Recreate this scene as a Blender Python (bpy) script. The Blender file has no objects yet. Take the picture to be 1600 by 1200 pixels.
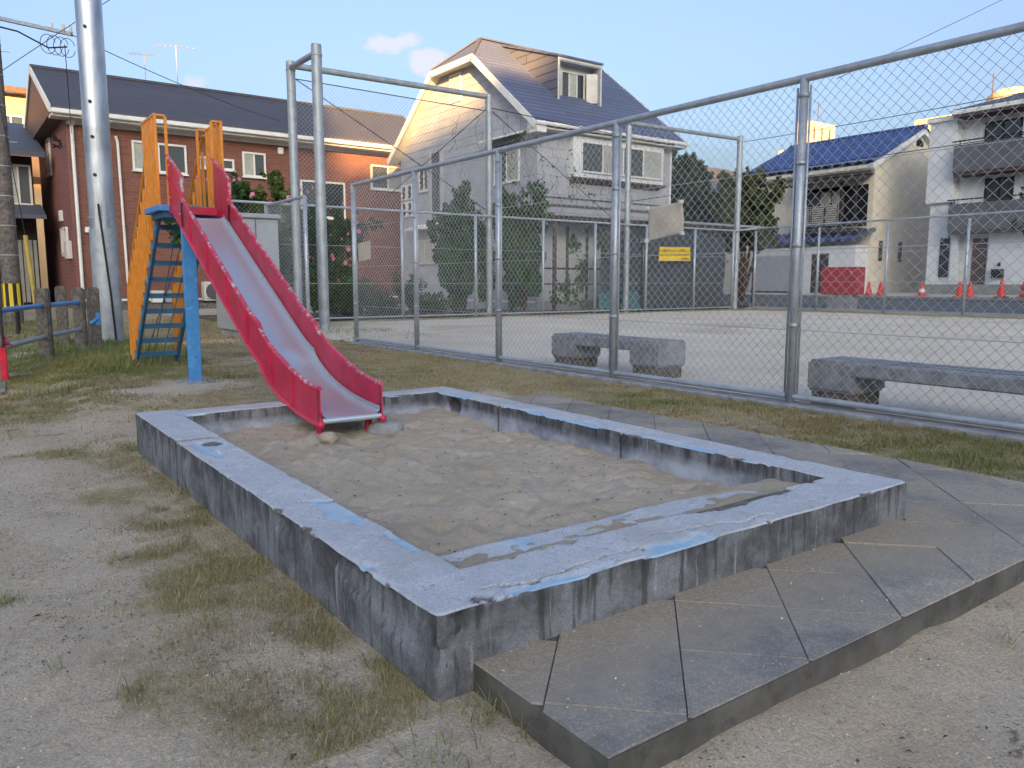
import bpy, bmesh, math, random
import numpy as np
from mathutils import Vector, Matrix
random.seed(7); rng = np.random.default_rng(7)
S = bpy.context.scene
COL = S.collection
R = math.radians

# ------------------------------------------------------------------ camera
cam = bpy.data.cameras.new('camera'); co = bpy.data.objects.new('camera', cam); COL.objects.link(co)
cam.sensor_width = 36.0; cam.lens = 1226.0 / 1600.0 * 36.0
cam.clip_start = 0.05; cam.clip_end = 3000
co.location = (0, 0, 0.97)
co.rotation_euler = (R(90 - 7.36), 0, R(-35.91))
S.camera = co

# ------------------------------------------------------------------ light
SUN_A = 30.0      # the light travels 30 degrees east of +Y
SUN_E = 12.0
w = bpy.data.worlds.new('World'); S.world = w; w.use_nodes = True
nt = w.node_tree; nt.nodes.clear()
def wn(t, **k):
    n = nt.nodes.new(t)
    for a, b in k.items(): setattr(n, a, b)
    return n
sky = wn('ShaderNodeTexSky', sky_type='NISHITA', sun_disc=False)
sky.sun_elevation = R(SUN_E); sky.sun_rotation = R(180 + SUN_A)
sky.altitude = 10; sky.air_density = 1.0; sky.dust_density = 7.0; sky.ozone_density = 3.2
hs = wn('ShaderNodeHueSaturation'); hs.inputs['Saturation'].default_value = 0.86; hs.inputs['Hue'].default_value = 0.508
nt.links.new(sky.outputs[0], hs.inputs['Color'])
bg = wn('ShaderNodeBackground'); bg.inputs['Strength'].default_value = 0.075
out = wn('ShaderNodeOutputWorld')
# small evening clouds, fixed in the sky by direction
tc = wn('ShaderNodeTexCoord')
CLOUDS = [((.438, .856, .272), .024, .85), ((.485, .835, .256), .030, .95), ((.462, .845, .278), .020, .8), ((.25, .942, .222), .022, .55),
          ((.285, .935, .215), .020, .35), ((.40, .876, .262), .018, .35), ((-.6, .75, .25), .06, .9), ((.93, .25, .24), .05, .5),
          ((-.2, -.9, .3), .08, .8), ((.7, -.6, .35), .07, .7), ((-.85, .1, .3), .07, .7)]
mx = wn('ShaderNodeMapping'); mx.inputs['Scale'].default_value = (1, 1, 1.9)
nt.links.new(tc.outputs['Generated'], mx.inputs['Vector'])
nz = wn('ShaderNodeTexNoise'); nz.inputs['Scale'].default_value = 46; nz.inputs['Detail'].default_value = 6; nz.inputs['Roughness'].default_value = .62
nt.links.new(mx.outputs[0], nz.inputs['Vector'])
acc = None
for d, r, s in CLOUDS:
    v = Vector(d).normalized()
    ds = wn('ShaderNodeVectorMath', operation='DISTANCE'); nt.links.new(mx.outputs[0], ds.inputs[0]); ds.inputs[1].default_value = (v.x, v.y, v.z * 1.9)
    mr = wn('ShaderNodeMapRange', interpolation_type='SMOOTHSTEP'); nt.links.new(ds.outputs['Value'], mr.inputs[0])
    mr.inputs[1].default_value = r * 1.9; mr.inputs[2].default_value = 0; mr.inputs[3].default_value = 0; mr.inputs[4].default_value = s
    if acc is None: acc = mr.outputs[0]
    else:
        m = wn('ShaderNodeMath', operation='MAXIMUM'); nt.links.new(acc, m.inputs[0]); nt.links.new(mr.outputs[0], m.inputs[1]); acc = m.outputs[0]
ad = wn('ShaderNodeMath', operation='ADD'); nt.links.new(acc, ad.inputs[0]); nt.links.new(nz.outputs[0], ad.inputs[1])
cr = wn('ShaderNodeMapRange', interpolation_type='SMOOTHSTEP'); nt.links.new(ad.outputs[0], cr.inputs[0])
cr.inputs[1].default_value = .84; cr.inputs[2].default_value = 1.25; cr.inputs[3].default_value = 0; cr.inputs[4].default_value = .55
mc = wn('ShaderNodeMix', data_type='RGBA'); nt.links.new(cr.outputs[0], mc.inputs['Factor'])
nt.links.new(hs.outputs[0], mc.inputs[6]); mc.inputs[7].default_value = (2.5, 2.12, 2.05, 1)
nt.links.new(mc.outputs[2], bg.inputs['Color']); nt.links.new(bg.outputs[0], out.inputs['Surface'])

sun = bpy.data.lights.new('sun', 'SUN'); sun.energy = 4.0; sun.angle = R(0.35); sun.color = (1.0, .56, .2)
so = bpy.data.objects.new('sun', sun); COL.objects.link(so)
sh = Vector((math.sin(R(SUN_A)), math.cos(R(SUN_A)), 0))
sd = sh * math.cos(R(SUN_E)) - Vector((0, 0, math.sin(R(SUN_E))))
so.rotation_euler = sd.to_track_quat('-Z', 'Y').to_euler(); so.location = (-20, -35, 25)

S.view_settings.view_transform = 'Standard'; S.view_settings.look = 'None'; S.view_settings.gamma = 1
S.view_settings.use_curve_mapping = False
S.view_settings.exposure = 2.52
S.cycles.max_bounces = 6; S.cycles.diffuse_bounces = 3; S.cycles.glossy_bounces = 3; S.cycles.transmission_bounces = 3
S.cycles.caustics_reflective = False; S.cycles.caustics_refractive = False

# ------------------------------------------------------------------ numeric noise
def _h(ix, iy, s):
    n = (ix.astype(np.int64) * 374761393 + iy.astype(np.int64) * 668265263 + s * 974634777) & 0x7fffffff
    n = ((n ^ (n >> 13)) * 1274126177) & 0x7fffffff
    return ((n ^ (n >> 16)) & 0xffff) / 65535.0
def vn(x, y, s=0):
    x = np.asarray(x, float); y = np.asarray(y, float)
    ix = np.floor(x); iy = np.floor(y); fx = x - ix; fy = y - iy
    fx = fx * fx * (3 - 2 * fx); fy = fy * fy * (3 - 2 * fy)
    a = _h(ix, iy, s); b = _h(ix + 1, iy, s); c = _h(ix, iy + 1, s); d = _h(ix + 1, iy + 1, s)
    return (a * (1 - fx) + b * fx) * (1 - fy) + (c * (1 - fx) + d * fx) * fy
def fbm(x, y, s=0, o=4):
    t = 0; a = .5; f = 1.0
    for i in range(o):
        t = t + a * vn(np.asarray(x) * f + 17.3 * i, np.asarray(y) * f - 9.1 * i, s + i); a *= .5; f *= 2.03
    return t / (1 - .5 ** o)
def sst(a, b, x):
    t = np.clip((np.asarray(x, float) - a) / (b - a), 0, 1); return t * t * (3 - 2 * t)

# ------------------------------------------------------------------ materials
def L(r, g, b):
    f = lambda c: (c / 255) / 12.92 if c / 255 <= .04045 else ((c / 255 + .055) / 1.055) ** 2.4
    return (f(r), f(g), f(b), 1)
class NT:
    def __init__(s, name):
        s.m = bpy.data.materials.new(name); s.m.use_nodes = True; s.t = s.m.node_tree; s.t.nodes.clear()
        s.o = s.n('ShaderNodeOutputMaterial'); s.b = s.n('ShaderNodeBsdfPrincipled'); s.l(s.b.outputs[0], s.o.inputs[0])
        s.tc = s.n('ShaderNodeTexCoord')
    def n(s, t, **k):
        n = s.t.nodes.new(t)
        for a, b in k.items(): setattr(n, a, b)
        return n
    def l(s, a, b): s.t.links.new(a, b)
    def put(s, sock, v):
        if isinstance(v, (int, float, tuple, list)): sock.default_value = v
        else: s.l(v, sock)
    def coord(s, scale=(1, 1, 1), rot=(0, 0, 0), loc=(0, 0, 0), src='Object'):
        m = s.n('ShaderNodeMapping'); m.inputs['Scale'].default_value = scale; m.inputs['Rotation'].default_value = rot; m.inputs['Location'].default_value = loc
        s.l(s.tc.outputs[src], m.inputs[0]); return m.outputs[0]
    def noise(s, sc, det=4, ro=.55, v=None, dist=0):
        n = s.n('ShaderNodeTexNoise'); n.inputs['Scale'].default_value = sc; n.inputs['Detail'].default_value = det; n.inputs['Roughness'].default_value = ro; n.inputs['Distortion'].default_value = dist
        s.l(v if v is not None else s.tc.outputs['Object'], n.inputs['Vector']); return n.outputs[0]
    def ramp(s, f, a, b, lo=0., hi=1.):
        n = s.n('ShaderNodeMapRange', interpolation_type='SMOOTHSTEP'); s.put(n.inputs[0], f)
        for i, q in zip((1, 2, 3, 4), (a, b, lo, hi)): n.inputs[i].default_value = q
        return n.outputs[0]
    def mix(s, f, a, b, mode='MIX'):
        n = s.n('ShaderNodeMix', data_type='RGBA', blend_type=mode); s.put(n.inputs[0], f); s.put(n.inputs[6], a); s.put(n.inputs[7], b); return n.outputs[2]
    def math(s, op, a, b=0.):
        n = s.n('ShaderNodeMath', operation=op); s.put(n.inputs[0], a); s.put(n.inputs[1], b); return n.outputs[0]
    def attr(s, name):
        n = s.n('ShaderNodeAttribute', attribute_name=name); return n
    def bump(s, h, st=.3, d=.01, nrm=None):
        n = s.n('ShaderNodeBump'); n.inputs['Strength'].default_value = st; n.inputs['Distance'].default_value = d; s.put(n.inputs['Height'], h)
        if nrm is not None: s.l(nrm, n.inputs['Normal'])
        s.l(n.outputs[0], s.b.inputs['Normal']); return n.outputs[0]
    def fin(s, col, rough=.6, metal=0., spec=.4):
        s.put(s.b.inputs['Base Color'], col); s.put(s.b.inputs['Roughness'], rough); s.put(s.b.inputs['Metallic'], metal); s.b.inputs['Specular IOR Level'].default_value = spec
        return s.m
def sc_(c, k): return (c[0] * k, c[1] * k, c[2] * k, 1)
def paint(name, c, rough=.5, metal=0., var=.25, scale=6., bump=.0, bs=80., dirt=None, spec=.4):
    t = NT(name); a = t.noise(scale, 5, .6); col = t.mix(t.ramp(a, .3, .7), sc_(c, 1 - var), sc_(c, 1 + var * .6))
    if dirt: col = t.mix(t.ramp(t.noise(scale * 2.3, 6, .7), .52, .72, 0, .7), col, dirt)
    if bump: t.bump(t.noise(bs, 4), bump, .004)
    return t.fin(col, t.ramp(a, .2, .8, rough * .85, min(1, rough * 1.15)), metal, spec)
MT = {}
MT['galv'] = paint('galvanised steel', L(172, 180, 190), .45, .4, .16, 9, .05, 40, dirt=L(140, 144, 150))
MT['galv2'] = paint('weathered galvanised steel', L(160, 168, 175), .5, .35, .2, 5, .05, 30, dirt=L(172, 174, 172))
MT['wire'] = paint('fence wire', L(182, 190, 198), .5, .3, .12, 3)
MT['concrete_old'] = paint('mossy old concrete', L(112, 106, 101), .95, 0, .45, 14, .5, 70, dirt=L(70, 66, 60), spec=.2)
MT['concrete'] = paint('grey concrete', L(146, 149, 154), .92, 0, .3, 9, .35, 90, dirt=L(96, 92, 90), spec=.25)
MT['concrete_lt'] = paint('pale concrete', L(190, 190, 188), .9, 0, .15, 5, .2, 60, spec=.25)
MT['white'] = paint('white frame', L(225, 225, 222), .5, 0, .06, 4)
MT['offwhite'] = paint('off white plastic', L(205, 203, 196), .5, 0, .1, 4)
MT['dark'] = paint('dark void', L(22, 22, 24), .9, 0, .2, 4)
MT['black'] = paint('black metal', L(26, 26, 28), .5, 0, .2, 6)
MT['brown'] = paint('brown metal fascia', L(92, 74, 68), .6, 0, .2, 5)
MT['orange'] = paint('orange paint', L(226, 144, 52), .42, 0, .10, 10, .06, 30, dirt=L(212, 130, 46))
MT['blue'] = paint('light blue paint', L(74, 142, 206), .45, 0, .12, 7, .08, 30, dirt=L(118, 170, 216))
MT['navy'] = paint('dark teal blue paint', L(52, 98, 132), .45, 0, .15, 7, .06, 30)
MT['asphalt'] = paint('asphalt', L(78, 80, 84), .9, 0, .2, 3, .4, 160, spec=.3)
MT['asphalt2'] = paint('worn asphalt street', L(104, 108, 114), .85, 0, .12, 1.2, .2, 120, spec=.3)
MT['kerb'] = paint('kerb concrete', L(135, 135, 133), .9, 0, .2, 4, .2, 60)
MT['bark'] = paint('bark', L(84, 69, 57), .95, 0, .35, 12, .6, 40)
MT['curtain'] = paint('pale curtain', L(170, 172, 165), .9, 0, .15, 5)
MT['cream'] = paint('cream render wall', L(222, 212, 192), .9, 0, .07, 1.5, .12, 90, spec=.2)
MT['whitewall'] = paint('white cement wall', L(216, 219, 222), .85, 0, .06, 1.5, .12, 60, spec=.2)
MT['charcoal'] = paint('charcoal cladding', L(98, 100, 105), .75, 0, .18, 2.5, .15, 18, spec=.3)
MT['wood'] = paint('dark weathered wood', L(58, 50, 46), .85, 0, .35, 8, .3, 40)
MT['teal'] = paint('teal sheet', L(70, 112, 118), .6, 0, .2, 3)
MT['yellow'] = paint('yellow plastic', L(226, 192, 40), .5, 0, .12, 8)
MT['dullyellow'] = paint('faded yellow plastic', L(188, 164, 84), .6, 0, .15, 6)
MT['conered'] = paint('cone red', L(214, 58, 50), .5, 0, .12, 8)
MT['boxred'] = paint('hose box red', L(176, 52, 58), .5, 0, .15, 4)
MT['tank'] = paint('pale tank', L(214, 196, 160), .7, 0, .1, .5)
MT['orangewall'] = paint('tan wall', L(206, 172, 128), .85, 0, .1, .6)
MT['pink'] = paint('pink petals', L(216, 130, 166), .7, 0, .2, 30)
MT['redcloth'] = paint('red plastic tape', L(190, 34, 62), .45, 0, .2, 14)
MT['shutter'] = paint('grey roller shutter', L(176, 180, 188), .5, .2, .06, 3)
MT['paper'] = paint('faded paper notice', L(206, 196, 182), .8, 0, .08, 6, .15, 12, dirt=L(205, 178, 170))
MT['lightgrey'] = paint('pale grey shed metal', L(158, 166, 173), .5, .1, .08, 2, dirt=L(140, 146, 150))
def m_glass():
    t = NT('dark window glass'); a = t.noise(1.3, 2); return t.fin(t.mix(a, L(30, 36, 40), L(62, 70, 74)), .08, 0, .8)
MT['glass'] = m_glass()
def m_screen():
    t = NT('insect screen'); return t.fin(t.mix(t.noise(40, 2), L(66, 74, 78), L(84, 92, 96)), .7)
MT['screen'] = m_screen()
def m_chute():
    t = NT('worn steel bed'); s = t.noise(60, 3, .6, t.coord((8, .3, 1))); a = t.noise(3, 4, .5, t.coord((1, .6, 1)))
    return t.fin(t.mix(t.ramp(s, .3, .7), L(206, 218, 222), L(226, 236, 240)), t.ramp(a, .3, .7, .30, .38), .72, .6)
MT['chute'] = m_chute()
def m_red():
    t = NT('chipped crimson paint'); e = t.attr('edge').outputs['Fac']
    base = t.mix(t.ramp(t.noise(5, 5), .3, .7), L(182, 32, 68), L(206, 46, 84))
    base = t.mix(t.ramp(t.noise(22, 5, .7), .58, .78, 0, .45), base, L(196, 66, 96))
    chip = t.math('MULTIPLY', e, t.ramp(t.noise(15, 6, .8), .53, .57))
    base = t.mix(t.ramp(t.noise(2.2, 5, .7), .45, .75, 0, .4), base, L(206, 88, 112)); base = t.mix(t.ramp(t.noise(34, 6, .8, t.coord((1, 1, .3))), .66, .72, 0, .75), base, L(108, 52, 50))
    t.bump(t.noise(14, 3), .05, .01)
    return t.fin(t.mix(chip, base, L(186, 180, 186)), .36, 0, .5)
MT['red'] = m_red()
def m_brick(name, ca, cb, mo, sw, sh_, plane):
    t = NT(name)
    sep = t.n('ShaderNodeSeparateXYZ'); t.l(t.tc.outputs['Object'], sep.inputs[0]); cmb = t.n('ShaderNodeCombineXYZ')
    t.l(sep.outputs['X' if plane == 'Y' else 'Y'], cmb.inputs[0]); t.l(sep.outputs['Z'], cmb.inputs[1])
    b = t.n('ShaderNodeTexBrick'); b.inputs['Scale'].default_value = 1; b.inputs['Brick Width'].default_value = sw; b.inputs['Row Height'].default_value = sh_
    b.inputs['Mortar Size'].default_value = .008; b.inputs['Mortar Smooth'].default_value = .3; b.inputs['Color1'].default_value = ca; b.inputs['Color2'].default_value = cb; b.inputs['Mortar'].default_value = mo; b.inputs['Bias'].default_value = 0
    t.l(cmb.outputs[0], b.inputs['Vector'])
    col = t.mix(t.ramp(t.noise(1.1, 5, .6), .3, .7, 0, .35), b.outputs[0], sc_(ca, .7))
    t.bump(b.outputs['Fac'], -.6, .012)
    return t.fin(col, .8, 0, .25)
MT['brickY'] = m_brick('red brick cladding', L(134, 90, 76), L(117, 77, 66), L(126, 103, 94), .26, .085, 'Y')
MT['brickX'] = m_brick('maroon brick siding', L(142, 98, 94), L(134, 92, 88), L(108, 74, 72), .9, .1, 'X')
def m_shingle(name, c, rowh, horiz, colw=.9):
    t = NT(name); sep = t.n('ShaderNodeSeparateXYZ'); t.l(t.tc.outputs['Object'], sep.inputs[0]); cmb = t.n('ShaderNodeCombineXYZ')
    t.l(sep.outputs['X' if horiz == 'X' else 'Y'], cmb.inputs[0]); t.l(sep.outputs['Z'], cmb.inputs[1])
    b = t.n('ShaderNodeTexBrick'); b.inputs['Scale'].default_value = 1; b.inputs['Brick Width'].default_value = colw; b.inputs['Row Height'].default_value = rowh
    b.inputs['Mortar Size'].default_value = rowh * .09; b.inputs['Mortar Smooth'].default_value = .2; b.inputs['Color1'].default_value = sc_(c, .92); b.inputs['Color2'].default_value = sc_(c, 1.1); b.inputs['Mortar'].default_value = sc_(c, .42)
    t.l(cmb.outputs[0], b.inputs['Vector']); t.bump(b.outputs['Fac'], -.7, .02)
    return t.fin(t.mix(t.ramp(t.noise(.9, 5), .3, .7, 0, .3), b.outputs[0], sc_(c, .75)), .62, 0, .4)
MT['roof_dark'] = m_shingle('dark slate roofing', L(80, 80, 88), .105, 'X', 3.0)
MT['roof_grey'] = m_shingle('grey slate roofing', L(94, 103, 128), .17, 'X', 1.6)
MT['cheek'] = m_shingle('dormer cheek cladding', L(108, 108, 118), .30, 'Y', 6)
MT['roof_black'] = paint('plain dark roof', L(82, 86, 98), .6, 0, .12, 2)
def m_siding():
    t = NT('grey siding board'); a = t.noise(2, 4); b = t.noise(50, 3, .6, t.coord((1, .3, 1)))
    t.bump(b, .12, .004); return t.fin(t.mix(t.ramp(a, .3, .7), L(163, 166, 174), L(177, 179, 186)), .85, 0, .2)
MT['siding'] = m_siding()
def m_tile_blue():
    t = NT('glazed blue roof tile'); a = t.noise(3, 4); return t.fin(t.mix(t.ramp(a, .3, .7), L(40, 58, 104), L(66, 92, 150)), .42, 0, .6)
MT['bluetile'] = m_tile_blue()
def m_leaf(name, dk, lt, tr=.25):
    t = NT(name); a = t.attr('tint').outputs['Fac']; col = t.mix(a, dk, lt); t.fin(col, .6, 0, .18)
    tl = t.n('ShaderNodeBsdfTranslucent'); t.l(col, tl.inputs[0]); mxs = t.n('ShaderNodeMixShader'); mxs.inputs[0].default_value = tr
    t.l(t.b.outputs[0], mxs.inputs[1]); t.l(tl.outputs[0], mxs.inputs[2]); t.l(mxs.outputs[0], t.o.inputs[0]); return t.m
MT['leaf'] = m_leaf('shrub leaves', (.022, .058, .02, 1), (.11, .20, .05, 1))
MT['leafdk'] = m_leaf('dark tree leaves', (.02, .042, .024, 1), (.07, .115, .05, 1))
MT['leafpine'] = m_leaf('olive tree leaves', (.03, .045, .015, 1), (.13, .14, .045, 1))
MT['rose'] = m_leaf('rose leaves', (.026, .06, .02, 1), (.10, .18, .05, 1))
MT['vine'] = m_leaf('vine leaves', (.03, .06, .02, 1), (.1, .16, .05, 1))
def m_grass():
    t = NT('grass blades'); c = t.attr('gcol').outputs['Color']; t.fin(c, .7, 0, .2)
    tl = t.n('ShaderNodeBsdfTranslucent'); t.l(c, tl.inputs[0]); mxs = t.n('ShaderNodeMixShader'); mxs.inputs[0].default_value = .25
    t.l(t.b.outputs[0], mxs.inputs[1]); t.l(tl.outputs[0], mxs.inputs[2]); t.l(mxs.outputs[0], t.o.inputs[0]); return t.m
MT['grass'] = m_grass()
def m_ground():
    t = NT('dry playground soil'); g = t.attr('turf').outputs['Fac']
    a = t.noise(1.7, 6, .65); b = t.noise(14, 5, .7); c = t.noise(130, 4, .7)
    soil = t.mix(t.ramp(a, .32, .68), L(208, 192, 166), L(226, 212, 189))
    soil = t.mix(t.ramp(b, .5, .78, 0, .4), soil, L(158, 147, 133))
    soil = t.mix(t.ramp(c, .35, .58, 0, .45), soil, L(140, 132, 122)); soil = t.mix(t.ramp(c, .64, .70, 0, .85), soil, L(232, 228, 220)); e = t.noise(52, 5, .75); soil = t.mix(t.ramp(e, .56, .66, 0, .55), soil, L(122, 112, 101)); soil = t.mix(t.ramp(e, .40, .30, 0, .5), soil, L(226, 220, 208))
    dk = t.ramp(t.noise(4.5, 8, .8, dist=.6), .60, .66, 0, .7); soil = t.mix(dk, soil, L(92, 80, 70))
    th = t.mix(t.ramp(b, .3, .7), L(178, 164, 132), L(150, 142, 106)); th = t.mix(t.ramp(a, .4, .65, 0, .6), th, L(168, 150, 122))
    col = t.mix(t.ramp(t.math('ADD', g, t.math('MULTIPLY', t.math('SUBTRACT', b, .5), .9)), .25, .75, 0, .92), soil, th)
    h = t.math('ADD', t.math('MULTIPLY', b, .6), t.math('MULTIPLY', c, .4)); t.bump(h, 1.0, .03)
    return t.fin(col, .97, 0, .15)
MT['ground'] = m_ground()
def m_field():
    t = NT('pale sandy field'); g = t.attr('turf').outputs['Fac']; a = t.noise(.5, 6, .6); b = t.noise(9, 5, .7, t.coord((1, 1, 1))); c = t.noise(90, 3, .7)
    col = t.mix(t.ramp(a, .3, .7), L(206, 194, 174), L(223, 212, 194)); col = t.mix(t.ramp(b, .45, .75, 0, .5), col, L(182, 172, 156)); col = t.mix(t.ramp(c, .4, .7, 0, .25), col, L(165, 158, 148))
    col = t.mix(t.ramp(t.math('ADD', g, t.math('MULTIPLY', t.math('SUBTRACT', b, .5), .8)), .3, .8, 0, .85), col, L(142, 136, 88))
    t.bump(b, .4, .02); return t.fin(col, .97, 0, .15)
MT['field'] = m_field()
def m_sand():
    t = NT('damp play sand'); a = t.noise(2.2, 5, .6); b = t.noise(22, 5, .7); c = t.noise(230, 3, .7)
    col = t.mix(t.ramp(a, .3, .7), L(206, 194, 174), L(222, 212, 195)); col = t.mix(t.ramp(b, .45, .75, 0, .35), col, L(172, 159, 140)); col = t.mix(t.ramp(c, .38, .58, 0, .4), col, L(150, 136, 116)); col = t.mix(t.ramp(c, .68, .75, 0, .8), col, L(212, 204, 190))
    t.bump(t.math('ADD', t.math('MULTIPLY', b, .6), t.math('MULTIPLY', c, .35)), 1.0, .035); return t.fin(col, .97, 0, .15)
MT['sand'] = m_sand()
def m_coping():
    t = NT('peeling painted concrete'); A = t.attr('coat').outputs['Fac']; SD = t.attr('side').outputs['Fac']; BL = t.attr('bluep').outputs['Fac']; CK = t.attr('crack').outputs['Fac']
    n1 = t.noise(7, 6, .65); n2 = t.noise(45, 5, .7); n3 = t.noise(200, 3, .7)
    pale = t.mix(t.ramp(n1, .3, .7), L(188, 194, 201), L(210, 214, 219)); pale = t.mix(t.ramp(n2, .48, .72, 0, .55), pale, L(162, 167, 174)); pale = t.mix(t.ramp(n3, .35, .58, 0, .45), pale, L(134, 138, 145)); pale = t.mix(t.ramp(t.noise(2.1, 6, .7), .5, .68, 0, .45), pale, L(160, 160, 158))
    vo = t.n('ShaderNodeTexVoronoi', feature='DISTANCE_TO_EDGE'); vo.inputs['Scale'].default_value = 9
    dv = t.n('ShaderNodeVectorMath', operation='ADD'); nn = t.n('ShaderNodeTexNoise'); nn.inputs['Scale'].default_value = 12; nn.inputs['Detail'].default_value = 4; t.l(t.tc.outputs['Object'], nn.inputs[0])
    scn = t.n('ShaderNodeVectorMath', operation='SCALE'); t.l(nn.outputs['Color'], scn.inputs[0]); scn.inputs['Scale'].default_value = .16
    t.l(t.tc.outputs['Object'], dv.inputs[0]); t.l(scn.outputs[0], dv.inputs[1]); t.l(dv.outputs[0], vo.inputs['Vector'])
    hair = t.math('MULTIPLY', t.ramp(vo.outputs['Distance'], .003, .011, 1, 0), t.ramp(n1, .40, .52)); pale = t.mix(t.math('MULTIPLY', hair, .8), pale, L(112, 114, 120))
    blue = t.mix(t.ramp(n2, .35, .7), L(142, 178, 206), L(164, 192, 212)); blue = t.mix(t.ramp(n1, .42, .60, 0, .75), blue, L(186, 195, 203))
    bare = t.mix(t.ramp(n2, .3, .7), L(86, 82, 80), L(142, 136, 130)); bare = t.mix(t.ramp(n3, .4, .65, 0, .6), bare, L(64, 60, 58))
    top = t.mix(A, t.mix(BL, bare, blue), pale)
    pz = t.noise(3.5, 7, .7, t.coord((1.2, 1.2, 1.2))); dr = t.noise(17, 4, .6, t.coord((1.6, 1.6, .16))); dr2 = t.noise(30, 4, .6, t.coord((1.5, 1.5, .10), loc=(3, 1, 0))); sepz = t.n('ShaderNodeSeparateXYZ'); t.l(t.tc.outputs['Object'], sepz.inputs[0])
    side = t.mix(t.ramp(pz, .36, .62), L(80, 82, 88), L(140, 144, 153)); side = t.mix(t.ramp(n2, .4, .7, 0, .5), side, L(104, 106, 110))
    side = t.mix(t.ramp(dr, .54, .66, 0, .75), side, L(60, 61, 64)); side = t.mix(t.ramp(dr2, .60, .70, 0, .55), side, L(184, 188, 194))
    mold = t.math('MULTIPLY', t.ramp(sepz.outputs['Z'], .10, .205), t.ramp(t.math('ADD', t.math('MULTIPLY', dr, .6), t.math('MULTIPLY', n1, .4)), .42, .58)); side = t.mix(t.math('MULTIPLY', mold, .75), side, L(58, 58, 58))
    side = t.mix(t.ramp(n3, .4, .62, 0, .4), side, L(78, 78, 80)); st = pz
    low = t.attr('low').outputs['Fac']; side = t.mix(low, side, t.mix(t.ramp(st, .35, .62), L(128, 134, 148), L(172, 180, 194)))
    col = t.mix(SD, top, side); col = t.mix(CK, col, L(44, 42, 42))
    t.bump(t.math('ADD', t.math('MULTIPLY', n2, .6), t.math('MULTIPLY', n3, .4)), .35, .008)
    return t.fin(col, .9, 0, .25)
MT['coping'] = m_coping()
def m_slab():
    t = NT('worn paving concrete'); a = t.noise(2.4, 7, .7); b = t.noise(9, 7, .75); c = t.noise(115, 4, .8)
    col = t.mix(t.ramp(b, .3, .7), L(130, 128, 125), L(170, 166, 160)); col = t.mix(t.ramp(a, .38, .58, 0, .85), col, L(190, 180, 163)); col = t.mix(t.ramp(c, .38, .56, 0, .5), col, L(92, 91, 90)); col = t.mix(t.ramp(c, .60, .66, 0, .8), col, L(196, 194, 190))
    oi = t.n('ShaderNodeObjectInfo'); col = t.mix(t.ramp(oi.outputs['Random'], 0, 1, 0, .30), col, L(104, 102, 100))
    d = t.attr('dust').outputs['Fac']
    col = t.mix(t.ramp(t.math('ADD', d, t.math('MULTIPLY', t.math('SUBTRACT', b, .5), .9)), .2, .8, 0, .9), col, t.mix(t.ramp(c, .35, .65), L(140, 128, 110), L(172, 162, 146)))
    t.bump(t.math('ADD', b, c), .3, .005); return t.fin(col, .93, 0, .25)
MT['slab'] = m_slab()
def m_pole():
    t = NT('spangled steel pole'); a = t.noise(5, 5, .6, t.coord((1, 1, .25))); b = t.noise(1.1, 3, .5, t.coord((.2, .2, 1)))
    col = t.mix(t.ramp(a, .3, .7), L(148, 156, 166), L(196, 203, 212)); col = t.mix(t.ramp(b, .55, .62, 0, .4), col, L(140, 142, 146)); return t.fin(col, t.ramp(a, .3, .7, .26, .42), .85)
MT['pole'] = m_pole()
MT['pebble'] = paint('pebbles', L(204, 199, 190), .85, 0, .7, 90)
MT['roseflower'] = MT['pink']
MT['stripe'] = (lambda t: t.fin(t.mix(t.ramp(t.math('FRACT', t.math('MULTIPLY', t.attr('su').outputs['Fac'], 5.0)), .49, .51), L(30, 30, 30), L(220, 190, 50)), .6))(NT('black yellow stripe'))
MT['tarp'] = paint('dark grey tarpaulin', L(60, 66, 76), .6, 0, .25, 2.5, .5, 5)
MT['soil_dk'] = paint('leaf litter', L(104, 88, 72), .95, 0, .4, 5, .5, 40)

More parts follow.
